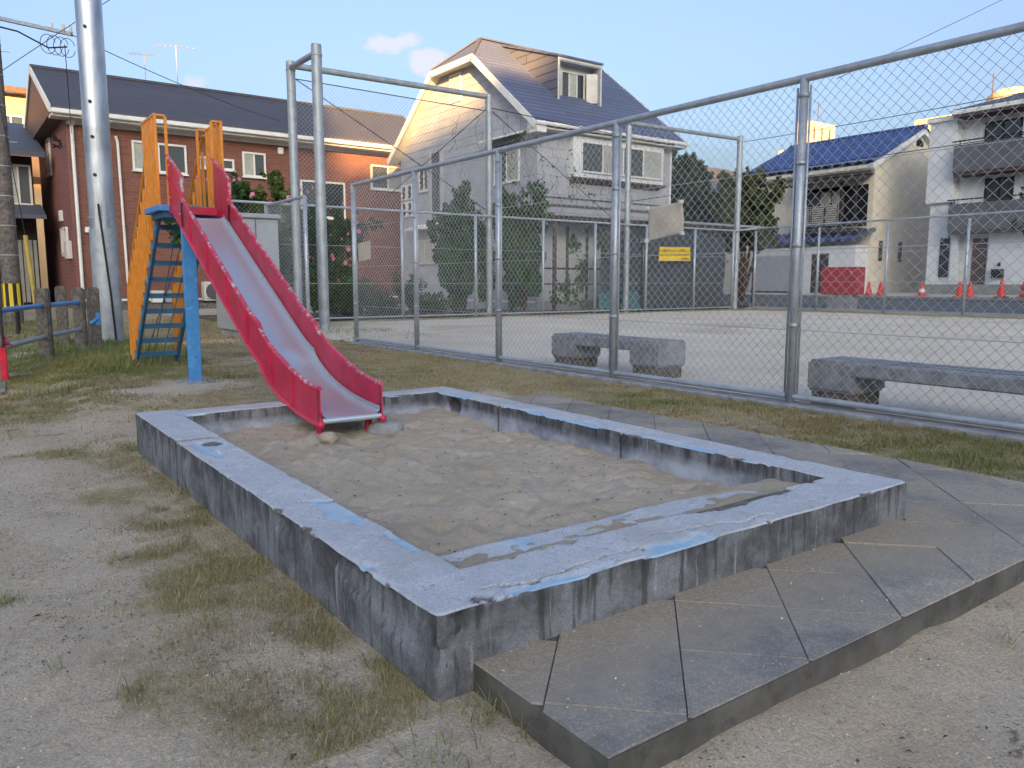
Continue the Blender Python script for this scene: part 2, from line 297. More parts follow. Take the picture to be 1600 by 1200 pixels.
# ------------------------------------------------------------------ mesh helpers
ORG = {}
class MB:
    def __init__(s): s.v = []; s.f = []; s.at = {}
    def add(s, vs, fs):
        o = len(s.v); s.v += [tuple(p) for p in vs]; s.f += [tuple(i + o for i in f) for f in fs]; return s
    def box(s, x0, x1, y0, y1, z0, z1):
        return s.add([(x0, y0, z0), (x1, y0, z0), (x1, y1, z0), (x0, y1, z0), (x0, y0, z1), (x1, y0, z1), (x1, y1, z1), (x0, y1, z1)],
                     [(0, 3, 2, 1), (4, 5, 6, 7), (0, 1, 5, 4), (1, 2, 6, 5), (2, 3, 7, 6), (3, 0, 4, 7)])
    def tube(s, p, q, r, n=8, r2=None, caps=True):
        p = Vector(p); q = Vector(q); d = (q - p).normalized(); a = d.orthogonal().normalized(); b = d.cross(a); r2 = r if r2 is None else r2
        vs = []; 
        for c, rr in ((p, r), (q, r2)):
            for i in range(n):
                t = 2 * math.pi * (i + .5) / n; vs.append(c + a * math.cos(t) * rr + b * math.sin(t) * rr)
        fs = [(i, (i + 1) % n, n + (i + 1) % n, n + i) for i in range(n)]
        if caps: fs += [tuple(reversed(range(n))), tuple(range(n, 2 * n))]
        return s.add(vs, fs)
    def path(s, pts, r, n=6, rs=None):
        pts = [Vector(p) for p in pts]; vs = []; a = None; N = len(pts)
        for i, p in enumerate(pts):
            d = (pts[min(i + 1, N - 1)] - pts[max(i - 1, 0)]).normalized()
            if a is None: a = d.orthogonal().normalized()
            a = (a - d * a.dot(d)).normalized(); b = d.cross(a); rr = rs[i] if rs else r
            for k in range(n):
                t = 2 * math.pi * k / n; vs.append(p + a * math.cos(t) * rr + b * math.sin(t) * rr)
        fs = [(i * n + k, i * n + (k + 1) % n, (i + 1) * n + (k + 1) % n, (i + 1) * n + k) for i in range(N - 1) for k in range(n)]
        fs += [tuple(reversed(range(n))), tuple(range((N - 1) * n, N * n))]
        return s.add(vs, fs)
    def bar(s, p, q, wx, wy, up=(0, 0, 1)):          # rectangular bar
        p = Vector(p); q = Vector(q); d = (q - p).normalized(); u = Vector(up); a = u.cross(d)
        if a.length < 1e-4: a = Vector((1, 0, 0))
        a.normalize(); b = d.cross(a)
        vs = [c + a * sx * wx / 2 + b * sy * wy / 2 for c in (p, q) for sx, sy in ((-1, -1), (1, -1), (1, 1), (-1, 1))]
        return s.add(vs, [(3, 2, 1, 0), (4, 5, 6, 7), (0, 1, 5, 4), (1, 2, 6, 5), (2, 3, 7, 6), (3, 0, 4, 7)])
    def prism(s, poly, ext):                            # polygon of 3-D points pushed along ext
        n = len(poly); e = Vector(ext); vs = [Vector(p) for p in poly] + [Vector(p) + e for p in poly]
        nr = (vs[1] - vs[0]).cross(vs[2] - vs[0])
        fl = nr.dot(e) > 0
        a = tuple(range(n)); b = tuple(range(n, 2 * n))
        fs = [a[::-1] if fl else a, b if fl else b[::-1]]
        for i in range(n):
            j = (i + 1) % n; q = (i, j, n + j, n + i); fs.append(q if fl else q[::-1])
        return s.add(vs, fs)
    def lathe(s, prof, c=(0, 0), n=20):
        vs = [(c[0] + r * math.cos(2 * math.pi * k / n), c[1] + r * math.sin(2 * math.pi * k / n), z) for r, z in prof for k in range(n)]
        m = len(prof); fs = [(i * n + k, i * n + (k + 1) % n, (i + 1) * n + (k + 1) % n, (i + 1) * n + k) for i in range(m - 1) for k in range(n)]
        fs += [tuple(reversed(range(n))), tuple(range((m - 1) * n, m * n))]
        return s.add(vs, fs)
    def sphere(s, c, r, n=10, m=6, sq=(1, 1, 1)):
        prof = [(math.sin(math.pi * (i + .02) / (m + .04)), -math.cos(math.pi * (i + .02) / (m + .04))) for i in range(m + 1)]
        vs = [(c[0] + p * r * sq[0] * math.cos(2 * math.pi * k / n), c[1] + p * r * sq[1] * math.sin(2 * math.pi * k / n), c[2] + z * r * sq[2]) for p, z in prof for k in range(n)]
        fs = [(i * n + k, i * n + (k + 1) % n, (i + 1) * n + (k + 1) % n, (i + 1) * n + k) for i in range(m) for k in range(n)]
        fs += [tuple(reversed(range(n))), tuple(range(m * n, (m + 1) * n))]
        return s.add(vs, fs)
    def mesh(s, name, off=(0, 0, 0)):
        me = bpy.data.meshes.new(name); me.from_pydata([(x - off[0], y - off[1], z - off[2]) for x, y, z in s.v], [], s.f); me.update(); return me
    def build(s, name, mat, parent=None, bevel=0., smooth=False, seg=1):
        off = ORG.get(parent.name, (0, 0, 0)) if parent else (0, 0, 0)
        me = s.mesh(name, off)
        if bevel:
            bm = bmesh.new(); bm.from_mesh(me); bmesh.ops.bevel(bm, geom=[e for e in bm.edges if e.is_manifold and e.calc_face_angle(0) > .5], offset=bevel, segments=seg, affect='EDGES', clamp_overlap=True); bm.to_mesh(me); bm.free()
        return link(name, me, mat, parent, smooth)
def link(name, me, mat, parent=None, smooth=False, loc=None):
    if mat is not None and not me.materials: me.materials.append(MT[mat] if isinstance(mat, str) else mat)
    if smooth:
        me.polygons.foreach_set('use_smooth', [True] * len(me.polygons))
        try: me.set_sharp_from_angle(angle=R(40))
        except Exception: pass
    o = bpy.data.objects.new(name, me); COL.objects.link(o)
    if parent:
        o.parent = parent
        if parent.name in ORG: ORG[o.name] = ORG[parent.name]
    if loc is not None: o.location = loc
    return o
def tag(o, label=None, cat=None, group=None, kind=None):
    if label: o['label'] = label
    if cat: o['category'] = cat
    if group: o['group'] = group
    if kind: o['kind'] = kind
    return o
def thing(name, loc, label, cat, group=None):
    o = bpy.data.objects.new(name, None); COL.objects.link(o); o.location = loc; o.empty_display_size = .2
    ORG[o.name] = tuple(loc); return tag(o, label, cat, group)
def place(name, me, parent, loc, rot=None):          # a piece that shares mesh data; loc in world axes
    o = bpy.data.objects.new(name, me); COL.objects.link(o); off = ORG.get(parent.name, (0, 0, 0)) if parent else (0, 0, 0)
    o.parent = parent; o.location = (loc[0] - off[0], loc[1] - off[1], loc[2] - off[2])
    if rot: o.rotation_euler = rot
    return o
def copy_tree(o, parent=None):
    c = o.copy(); COL.objects.link(c); c.parent = parent
    for ch in list(o.children): copy_tree(ch, c)
    return c
def np_mesh(name, V, F, attrs=None, cols=None):        # quads or tris as numpy arrays
    me = bpy.data.meshes.new(name); V = np.asarray(V, np.float32); F = np.asarray(F, np.int32)
    me.vertices.add(len(V)); me.vertices.foreach_set('co', V.ravel()); k = F.shape[1]
    me.loops.add(F.size); me.loops.foreach_set('vertex_index', F.ravel()); me.polygons.add(len(F)); me.polygons.foreach_set('loop_start', np.arange(0, F.size, k, dtype=np.int32))
    try: me.polygons.foreach_set('loop_total', np.full(len(F), k, np.int32))
    except Exception: pass
    for n, a in (attrs or {}).items():
        at = me.attributes.new(n, 'FLOAT', 'POINT'); at.data.foreach_set('value', np.asarray(a, np.float32).ravel())
    for n, a in (cols or {}).items():
        at = me.attributes.new(n, 'FLOAT_COLOR', 'POINT'); at.data.foreach_set('color', np.asarray(a, np.float32).ravel())
    me.update(calc_edges=True); me.validate(); return me
def grid_faces(nr, nc):
    i = np.arange(nr - 1)[:, None] * nc + np.arange(nc - 1)[None, :]; i = i.ravel(); return np.stack([i, i + 1, i + nc + 1, i + nc], 1)
def clip(poly, nx, ny, c):                              # keep nx*x+ny*y<=c
    outp = []
    for i in range(len(poly)):
        a, b = poly[i], poly[(i + 1) % len(poly)]; da = nx * a[0] + ny * a[1] - c; db = nx * b[0] + ny * b[1] - c
        if da <= 0: outp.append(a)
        if da * db < 0: t = da / (da - db); outp.append((a[0] + (b[0] - a[0]) * t, a[1] + (b[1] - a[1]) * t))
    return outp
def area(p): return abs(sum(p[i][0] * p[(i + 1) % len(p)][1] - p[(i + 1) % len(p)][0] * p[i][1] for i in range(len(p)))) / 2

# ------------------------------------------------------------------ layout
BX0, BX1, BY0, BY1, BZ = .87, 2.98, 1.50, 4.97, .207      # sandbox outside
IX0, IX1, IY0, IY1 = 1.08, 2.79, 1.73, 4.77               # inside
PX0, PX1, PY0, PY1, PZ = .975, 3.95, 1.03, 5.0, .066      # paved path
FX = 5.41                                                 # near fence plane
FBY = 18.96                                               # back fence plane
FRX = 24.7                                                # right fence plane

def gh(x, y):                                             # ground height
    x = np.asarray(x, float); y = np.asarray(y, float)
    near = (1 - sst(6, 9, y)) * (1 - sst(3.9, 5.2, x)) * sst(-6, -3, x)
    h = near * ((fbm(x * 1.3, y * 1.3, 3, 4) - .5) * .035 + (fbm(x * 6, y * 6, 9, 4) - .5) * .026) + (fbm(x * .9, y * .9, 5, 3) - .5) * .02 * (1 - near)
    h = h - .045 * (1 - sst(.75, 1.05, y)) * sst(.4, 1.2, x) - .01
    h = h + .066 * sst(5.4, 7.0, y) * (1 - sst(3.0, 4.4, x)) * (1 - sst(11.5, 13.5, y)) * sst(.2 + .05 * 8, 1.0, x + .0 * y)
    far = sst(20, 24, np.abs(x)) + sst(20, 24, y); h = h * (1 - np.clip(far, 0, 1))
    return h
def turf(x, y):                                           # how much grass grows
    x = np.asarray(x, float); y = np.asarray(y, float); n = fbm(x * 1.1, y * 1.1, 21, 4); n2 = fbm(x * 3.2, y * 3.2, 33, 3); n3 = fbm(x * 2.4 + 3, y * 2.0, 29, 5)
    lawn = sst(5.0, 6.2, y) * (.72 + .9 * (n - .5))
    strip = sst(3.85, 4.1, x) * (1 - sst(5.2, 5.5, x)) * (.85 + .7 * (n - .5))
    wall = sst(.05, .8, x) * (1 - sst(.9, 1.0, x)) * sst(1.75, 2.3, y) * (.55 + .8 * (n2 - .5))
    left = (1 - sst(.6, .9, x)) * (1 - sst(5, 6.5, y)) * (sst(1.1, 2.6, y) * sst(-2.2, -.2, x + .2 * y - .6) * (.10 + 2.6 * (n3 - .5)) + .45 * sst(.58, .72, n2))
    bare = np.exp(-((x - 1.85) ** 2 + (y - 7.52) ** 2) / .08) + np.exp(-(((x - 1.55) / .5) ** 2 + ((y - 7.2) / .35) ** 2)) + .8 * np.exp(-(((x - .7) / .6) ** 2 + ((y - 6.1) / .5) ** 2)) + .9 * np.exp(-(((x - 3.7) / .5) ** 2 + ((y - 5.7) / .7) ** 2)) * 0
    t = np.maximum(np.maximum(lawn * (x < 5.6), strip), np.maximum(wall, left)); t = t - bare
    t = np.where((x > BX0) & (x < BX1) & (y > BY0) & (y < BY1), 0, t); t = np.where((x > PX0 - .02) & (x < PX1) & (y > PY0) & (y < PY1), 0, t)
    t = np.where(x < .30 + .052 * (y - 8), t * (y < 8.4), t)          # lane
    t = np.where((x > 5.5), 0, t); t = np.where(y < .9, t * 0 + .0, t)
    return np.clip(t, 0, 1)
# ground
xs = np.unique(np.concatenate([[-600, -300, -150, -80, -45, -28, -18, -12, -9], np.linspace(-7, -2.5, 46), np.linspace(-2.5, 1.2, 150), np.linspace(1.2, 6, 110), [7, 8, 10, 13, 17, 22, 28, 36, 50, 80, 150, 300, 600]]))
ys = np.unique(np.concatenate([[-600, -300, -150, -80, -45, -28, -18, -12, -8, -5, -3, -2, -1, -.5], np.linspace(-.2, 3.2, 140), np.linspace(3.2, 9, 130), np.linspace(9, 16, 50), [17, 18, 19.5, 21, 23, 26, 30, 36, 45, 60, 90, 150, 300, 600]]))
GX, GY = np.meshgrid(xs, ys); gz = gh(GX, GY)
gz = np.where((GX > 5.6) & (GY < 19.2) & (GX < 30), -.03, gz); gz = np.where((GX < .15 + .052 * (GY - 8)) & (GX > -6) & (GY > 8.3) & (GY < 60), -.03, gz)
me = np_mesh('ground', np.stack([GX, GY, gz], -1).reshape(-1, 3), grid_faces(len(ys), len(xs)), {'turf': turf(GX, GY) ** 1.3})
tag(link('ground', me, 'ground', smooth=True), kind='structure')
# playing field
fx = np.unique(np.concatenate([np.linspace(5.42, 8, 40), np.linspace(8, 24.6, 60)])); fy = np.unique(np.concatenate([np.linspace(-6, 1, 15), np.linspace(1, 18.9, 110)]))
A_, B_ = np.meshgrid(fx, fy); ft = np.clip(.95 * sst(17.3, 18.6, B_ + .9 * (fbm(A_ * .8, B_ * .8, 4) - .5)) + .9 * sst(22.2, 24.2, A_ + 1.6 * (fbm(A_ * .5, B_ * .5, 8) - .5)) + .5 * (1 - sst(5.45, 5.8, A_)) * vn(A_ * 4, B_ * 4, 2) + .5 * sst(.64, .75, fbm(A_ * .4, B_ * .4, 90)), 0, 1)
me = np_mesh('sports_field', np.stack([A_, B_, (fbm(A_ * 1.5, B_ * 1.5, 6) - .5) * .02 + .004], -1).reshape(-1, 3), grid_faces(len(fy), len(fx)), {'turf': ft})
tag(link('sports_field', me, 'field', smooth=True), kind='structure')
# lane on the left, with its gutter kerb
m = MB(); m.add([(-6, 8.2, .0), (.16, 8.2, .0), (.16 + .052 * 2, 10, .0), (.45, 14, .0), (1.0, 24, .0), (1.5, 34, .0), (1.5, 60, .0), (-6, 60, .0)], [(0, 1, 2, 3, 4, 5, 6, 7)])
tag(m.build('lane', 'asphalt'), kind='structure')
m = MB(); m.add([(.16, 8.2, .004), (.40, 8.2, .008), (.52, 10, .008), (.72, 14, .008), (1.3, 24, .008), (1.8, 34, .008), (1.5, 34, .004), (1.0, 24, .004), (.45, 14, .004), (.264, 10, .004)], [(0, 1, 2, 9), (9, 2, 3, 8), (8, 3, 4, 7), (7, 4, 5, 6)])
tag(m.build('gutter', 'kerb'), kind='structure')
# street behind the right fence
def strip(name, prof, y0, y1, mat):
    m = MB(); ysn = np.linspace(y0, y1, 12)
    for (x0, z0), (x1, z1) in zip(prof[:-1], prof[1:]):
        m.add([(x0, y0, z0), (x1, y0, z1), (x1, y1, z1), (x0, y1, z0)], [(0, 1, 2, 3)])
    return tag(m.build(name, mat), kind='structure')
strip('verge', [(24.75, .0), (25.0, .03), (25.5, .06)], -20, 19.3, 'ground')
strip('street', [(25.5, .07), (27.2, .22), (30.2, .33)], -20, 60, 'asphalt2')
strip('street_kerb', [(30.2, .30), (30.2, .42), (30.45, .44), (30.45, .40)], -20, 60, 'kerb')
strip('street_gutter', [(29.5, .31), (30.2, .337)], -20, 60, 'asphalt')
strip('forecourt', [(30.45, .436), (34.5, .50), (60, .52)], -20, 40, 'concrete_lt')

# ------------------------------------------------------------------ sandbox
sb = thing('sandbox', (BX0, BY0, 0), 'low concrete sandbox with peeling pale blue painted rim', 'sandbox')
OC = [(BX0, BY0), (BX1, BY0), (BX1, BY1), (BX0, BY1)]; IC = [(IX0, IY0), (IX1, IY0), (IX1, IY1), (IX0, IY1)]
CR = .045
def loop_pts(C, n_per, rad):
    P = []
    for k in range(4):
        a = np.array(C[k]); b = np.array(C[(k + 1) % 4]); t = np.arange(n_per[k]) / n_per[k]
        P.append(a[None] * (1 - t[:, None]) + b[None] * t[:, None])
    P = np.concatenate(P)
    if rad > 0:
        c = np.array(C); lo = c.min(0) + rad; hi = c.max(0) - rad; q = np.clip(P, lo, hi); d = P - q; ln = np.linalg.norm(d, axis=1, keepdims=True)
        cor = (np.abs(d) > 1e-9).all(1); P[cor] = (q + d / np.maximum(ln, 1e-9) * rad)[cor]
    return P
nper = [190, 280, 190, 300]
PO = loop_pts(OC, nper, .02); PI_ = loop_pts(IC, nper, 0); NS = len(PO)
wtop = np.concatenate([[0, .012, .03, .06], np.linspace(.1, .9, 22), [.94, .97, .988, 1.]])
zo = np.linspace(-.14, 1, 13)[:-1]; zi = np.linspace(1, -.05, 9)[1:]
rows = []; at = {k: [] for k in ('coat', 'side', 'bluep', 'crack', 'low')}
BLUE = [(1.03, 2.41, .055, .2, 1), (1.07, 2.02, .03, .10, 1), (.945, 3.68, .035, .22, 1), (1.0, 3.75, .05, .10, 1), (2.815, 3.45, .035, .42, 1), (2.80, 2.55, .03, .26, 1), (1.68, 1.52, .18, .045, 1),
        (2.22, 1.725, .24, .045, 0), (2.42, 1.71, .08, .03, 0), (1.25, 1.515, .2, .018, 1), (1.7, 4.86, .12, .03, 1), (2.81, 4.5, .02, .2, 1), (1.0, 3.83, .045, .05, 0)]
def topfields(x, y, edge):
    coat = np.ones_like(x); bl = np.ones_like(x)
    for bx, by, rx, ry, b in BLUE:
        d = np.sqrt(((x - bx) / rx) ** 2 + ((y - by) / ry) ** 2) + (fbm(x * 11, y * 11, 51, 4) - .5) * 1.3
        k = 1 - sst(.93, 1.05, d); coat = coat * (1 - k); bl = np.where((k > .3) & (b == 0), 0, bl)
    ch = sst(.81, .84, fbm(x * 9, y * 9, 71, 4) + np.clip(edge - .6, 0, 1) * .5); coat = coat * (1 - ch * (edge > .35)); bl = np.where((ch > .3) & (edge > .35) & (fbm(x * 2, y * 2, 5) < .56), 0, bl)
    return coat, bl
def crackf(x, y):
    c = np.zeros_like(x)
    for (ax, ay, nx_, ny_, amp, wd, x0, x1, y0, y1) in [(1.0, 3.97, 0, 1, .02, .007, .8, 1.12, 3.5, 4.4), (1.0, 3.84, .25, 1, .025, .004, .8, 1.12, 3.5, 4.4), (2.88, 3.98, .3, 1, .03, .006, 2.7, 3.1, 3.5, 4.5), (2.88, 2.9, -.2, 1, .03, .003, 2.7, 3.1, 2.2, 3.6), (1.02, 2.58, .4, 1, .03, .004, .96, 1.1, 2.3, 2.8), (1.35, 1.56, 0, 1, .03, .003, 1.05, 1.6, 1.4, 1.75), (1.95, 1.58, .15, 1, .03, .003, 1.7, 2.2, 1.4, 1.75)]:
        d = (x - ax) * nx_ + (y - ay) * ny_ + (fbm(x * 9 + ax * 7, y * 9, 61, 3) - .5) * amp * 2
        c = np.maximum(c, (1 - sst(wd * .6, wd * 1.7, np.abs(d))) * (x > x0) * (x < x1) * (y > y0) * (y < y1))
    return c
per = np.arange(NS) / NS * 11
for z in zo:                                            # outer face
    x, y = PO[:, 0], PO[:, 1]; zz = z * BZ if z >= 0 else z
    n = (fbm(per * 5, np.full(NS, zz * 9), 81, 4) - .5) * .006
    gouge = sst(.56, .66, fbm(per * 2.4 + 3, np.full(NS, zz * 6), 85, 4)) * sst(.03, .12, zz) * .016 * ((x < .95) * 1.0 + .35 * (y < 1.6))
    nx_, ny_ = np.where(np.abs(x - BX0) < .025, 1., np.where(np.abs(x - BX1) < .025, -1., 0.)), np.where(np.abs(y - BY0) < .025, 1., np.where(np.abs(y - BY1) < .025, -1., 0.))
    rows.append(np.stack([x + nx_ * (n + gouge), y + ny_ * (n + gouge), np.full(NS, zz)], 1))
    at['coat'].append(np.zeros(NS)); at['side'].append(np.ones(NS)); at['bluep'].append(np.zeros(NS)); at['crack'].append(crackf(x, y) * .9); at['low'].append(np.zeros(NS))
for wv in wtop:                                         # top face
    x = PO[:, 0] * (1 - wv) + PI_[:, 0] * wv; y = PO[:, 1] * (1 - wv) + PI_[:, 1] * wv; ed = abs(wv - .5) * 2
    jag = (fbm(per * 16, np.full(NS, 1.0), 91, 4) - .5) * .008 * (ed > .9)
    c, b = topfields(x, y, np.full(NS, ed)); ck = crackf(x, y)
    z = BZ - .007 * (1 - c) - .016 * ck + (fbm(x * 6, y * 6, 95, 3) - .5) * .006 - (.003 if ed > .97 else 0) * (1 + vn(per * 9, per * 0, 3)) + .007 * (x < 1.1) * (y > 3.97)
    rows.append(np.stack([x + jag * .3, y + jag * .3, z], 1)); at['coat'].append(c); at['side'].append(np.full(NS, 1. if wv in (0, 1) else 0.)); at['bluep'].append(b); at['crack'].append(ck); at['low'].append(np.zeros(NS))
for z in zi:                                            # inner face
    x, y = PI_[:, 0], PI_[:, 1]; zz = z * BZ if z >= 0 else z; n = (fbm(per * 7, np.full(NS, zz * 9), 101, 4) - .5) * .012
    nx_, ny_ = np.where(np.abs(x - IX0) < .004, -1., np.where(np.abs(x - IX1) < .004, 1., 0.)), np.where(np.abs(y - IY0) < .004, -1., np.where(np.abs(y - IY1) < .004, 1., 0.))
    hole = .05 * np.exp(-(((x - IX1) / .05) ** 2 + ((y - 4.55) / .08) ** 2 + ((zz - .13) / .06) ** 2))
    rows.append(np.stack([x + nx_ * (n + hole), y + ny_ * (n + hole), np.full(NS, zz)], 1))
    lowf = 1 - sst(.10, .15, zz + (fbm(per * 3, per * 0, 7) - .5) * .06)
    at['coat'].append(np.zeros(NS)); at['side'].append(np.ones(NS)); at['bluep'].append(np.zeros(NS)); at['crack'].append(np.clip(crackf(x, y) + (hole > .02) * .75, 0, 1)); at['low'].append(lowf)
V = np.concatenate(rows) - np.array([BX0, BY0, 0]); NR = len(rows)
F = []
i = np.arange(NS); j = (i + 1) % NS
for r in range(NR - 1): F.append(np.stack([r * NS + i, r * NS + j, (r + 1) * NS + j, (r + 1) * NS + i], 1))
me = np_mesh('rim_wall', V, np.concatenate(F), {k: np.concatenate(a) for k, a in at.items()})
link('rim_wall', me, 'coping', sb, smooth=True)
# inner step along the near wall
lx = np.linspace(IX0 - .01, IX1 + .01, 150); wv = np.concatenate([[0.], np.linspace(.01, 1, 22)])
X_, W_ = np.meshgrid(lx, wv); ly1 = 2.0 + (fbm(lx * 8, lx * 0, 7) - .5) * .02
Y_ = IY0 - .02 + (ly1[None] - IY0 + .02) * (1 - W_); Y_[0] = ly1; Z_ = .148 + (fbm(X_ * 6, Y_ * 6, 17) - .5) * .012; Z_[0] = -.05; Z_[1] -= .006
sandc = sst(.46, .56, fbm(X_ * 3.2, Y_ * 7, 77, 4) + .25 * (1 - W_) * 0 + .10 * np.cos((W_ - .55) * 4)); bp = sst(.54, .58, fbm(X_ * 3.4, Y_ * 3.4, 78, 4)) * (X_ < 1.95)
me = np_mesh('inner_step', np.stack([X_ - BX0, Y_ - BY0, Z_], -1).reshape(-1, 3), grid_faces(len(wv), len(lx))[:, ::-1], {'coat': (1 - bp), 'side': np.where(W_ == 0, 1., 0.), 'bluep': W_ * 0 + 1., 'crack': W_ * 0, 'low': W_ * 0 + 1})
link('step', me, 'coping', sb, smooth=True)
# sand
sx = np.linspace(IX0 - .03, IX1 + .03, 150); sy = np.linspace(IY0 - .02, IY1 + .03, 250); X_, Y_ = np.meshgrid(sx, sy)
Z_ = .062 + (fbm(X_ * 2.2, Y_ * 2.2, 41, 4) - .5) * .05 + (fbm(X_ * 8, Y_ * 8, 43, 5) - .5) * .055 + (fbm(X_ * 24, Y_ * 24, 47, 2) - .5) * .022
ft = rng.uniform([IX0, 2.1], [IX1, 4.5], (60, 2))
for a, b in ft: Z_ -= .024 * np.exp(-(((X_ - a) / .06) ** 2 + ((Y_ - b) / .09) ** 2)) - .011 * np.exp(-(((X_ - a) / .11) ** 2 + ((Y_ - b) / .14) ** 2))
Z_ += .03 * sst(4.3, 4.75, Y_) * fbm(X_ * 4, Y_ * 4, 3) + .028 * np.exp(-(((X_ - 1.70) / .07) ** 2 + ((Y_ - 4.30) / .07) ** 2)) - .03 * np.exp(-(((X_ - 1.93) / .2) ** 2 + ((Y_ - 4.15) / .16) ** 2)) + .05 * np.exp(-(((X_ - 2.2) / .1) ** 2 + ((Y_ - 4.4) / .07) ** 2))
on = (Y_ < 2.0); Z_ = np.where(on, np.where(Y_ > 1.985, .11, .1435 + .016 * (fbm(X_ * 4, Y_ * 10, 77, 4) - .5) + .020 * (fbm(X_ * 15, Y_ * 26, 79, 4) - .5) + .010 * np.exp(-((Y_ - 1.83) / .07) ** 2) + .004 * (X_ > 2.3)), Z_)
SANDZ = Z_.copy(); SANDX = sx.copy(); SANDY = sy.copy(); me = np_mesh('sand', np.stack([X_, Y_, Z_], -1).reshape(-1, 3), grid_faces(len(sy), len(sx)))
so_ = tag(link('sand', me, 'sand', smooth=True), kind='stuff'); so_['label'] = 'trampled beige sand filling the sandbox'
# mud lump by the slide foot
m = MB(); m.sphere((0, 0, 0), 1, 18, 10); me = m.mesh('dirt_clod')
for v in me.vertices:
    k = 1 + (float(fbm(v.co.x * 2 + 5, v.co.y * 2 + v.co.z * 3, 15, 4)) - .5) * .7; v.co = (v.co.x * .055 * k, v.co.y * .045 * k, v.co.z * .035 * k)
tag(link('dirt_clod', me, 'sand', smooth=True, loc=(1.74, 4.20, .085)), 'lump of packed sand under the near corner of the slide end', 'sand lump')
m = MB(); m.sphere((0, 0, 0), 1, 20, 10); me = m.mesh('footing_stone')
for v in me.vertices:
    k = 1 + (float(fbm(v.co.x * 2 + 1, v.co.y * 2 + v.co.z * 3, 19, 3)) - .5) * .25; v.co = (v.co.x * .12 * k, v.co.y * .075 * k, v.co.z * .06 * k)
tag(link('footing_stone', me, 'concrete', smooth=True, loc=(2.17, 4.33, .07)), 'rounded concrete footing half buried in sand under the slide end', 'footing')

# ------------------------------------------------------------------ paved path of diagonal slabs
m = MB()
m.prism([(PX0 - .003, PY0 - .003, PZ - .007), (PX1 + .003, PY0 - .003, PZ - .007), (PX1 + .003, BY0 + .03, PZ - .007), (PX0 - .003, BY0 + .03, PZ - .007)], (0, 0, -.16))
m.prism([(BX1 - .03, BY0 + .03, PZ - .0072), (PX1 + .003, BY0 + .03, PZ - .0072), (PX1 + .003, PY1 + .003, PZ - .0072), (BX1 - .03, PY1 + .003, PZ - .0072)], (0, 0, -.16))
MT['slab_edge'] = paint('dark slab edge concrete', L(98, 97, 94), .95, 0, .35, 7, .5, 60, dirt=L(68, 67, 64), spec=.2)  # darker grey than the slab tops, for the path's sides and joints
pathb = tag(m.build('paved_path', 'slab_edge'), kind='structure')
D2 = .2155
def tile(poly):
    cx = sum(p[0] for p in poly) / len(poly); cy = sum(p[1] for p in poly) / len(poly)
    def inset(P, d):
        Q = P
        n = len(P)
        for k in range(n):
            a, b = P[k], P[(k + 1) % n]; ex, ey = b[0] - a[0], b[1] - a[1]; l = math.hypot(ex, ey)
            if l < 1e-6: continue
            nx, ny = ey / l, -ex / l
            if (cx - a[0]) * nx + (cy - a[1]) * ny > 0: nx, ny = -nx, -ny
            Q = clip(Q, nx, ny, nx * a[0] + ny * a[1] - d)
        return Q
    A = inset(poly, .0014); B = inset(poly, .0024)
    if len(A) < 3 or area(B) < .0006: return
    if len(A) != len(B): A = B
    dz = random.uniform(-.003, .003); n = len(A)
    vs = [(x, y, PZ - .055) for x, y in A] + [(x, y, PZ + dz - .003) for x, y in A] + [(x, y, PZ + dz) for x, y in B]
    fs = [tuple(range(2 * n, 3 * n))] + [(k, (k + 1) % n, n + (k + 1) % n, n + k) for k in range(n)] + [(n + k, n + (k + 1) % n, 2 * n + (k + 1) % n, 2 * n + k) for k in range(n)]
    mm = MB(); mm.add(vs, fs); me = mm.mesh('slab')
    at = me.attributes.new('dust', 'FLOAT', 'POINT')
    for k, (x, y, z) in enumerate(vs):
        d = (max(0, 1 - abs(y - BY0) / .46) * .98 if x < 3.3 else .25) if y < BY0 + .1 else .15
        at.data[k].value = d
    me.update()
    bm = bmesh.new(); bm.from_mesh(me); bmesh.ops.recalc_face_normals(bm, faces=bm.faces); bm.to_mesh(me); bm.free()
    link('slab', me, 'slab', pathb)
for a in range(-2, 18):
    for b in range(-2, 24):
        if (a + b) % 2: continue
        cx, cy = 1.21 + D2 * a, 1.04 + D2 * b
        # diamonds whose corners are the groove crossings
        cx += D2; P = [(cx - D2, cy), (cx, cy - D2), (cx + D2, cy), (cx, cy + D2)]
        for nx, ny, c in ((-1, 0, -PX0), (1, 0, PX1), (0, -1, -PY0), (0, 1, PY1)):
            P = clip(P, nx, ny, c)
            if len(P) < 3: break
        if len(P) < 3 or area(P) < .002: continue
        if max(p[1] for p in P) > BY0 and min(p[0] for p in P) < BX1:
            A1 = clip(P, 0, 1, BY0 + .005); B1 = clip(P, 0, -1, -BY0 - .005); B1 = clip(B1, -1, 0, -BX1 + .005) if len(B1) > 2 else []
            for Q in (A1, B1):
                if len(Q) > 2 and area(Q) > .002: tile(Q)
        else: tile(P)

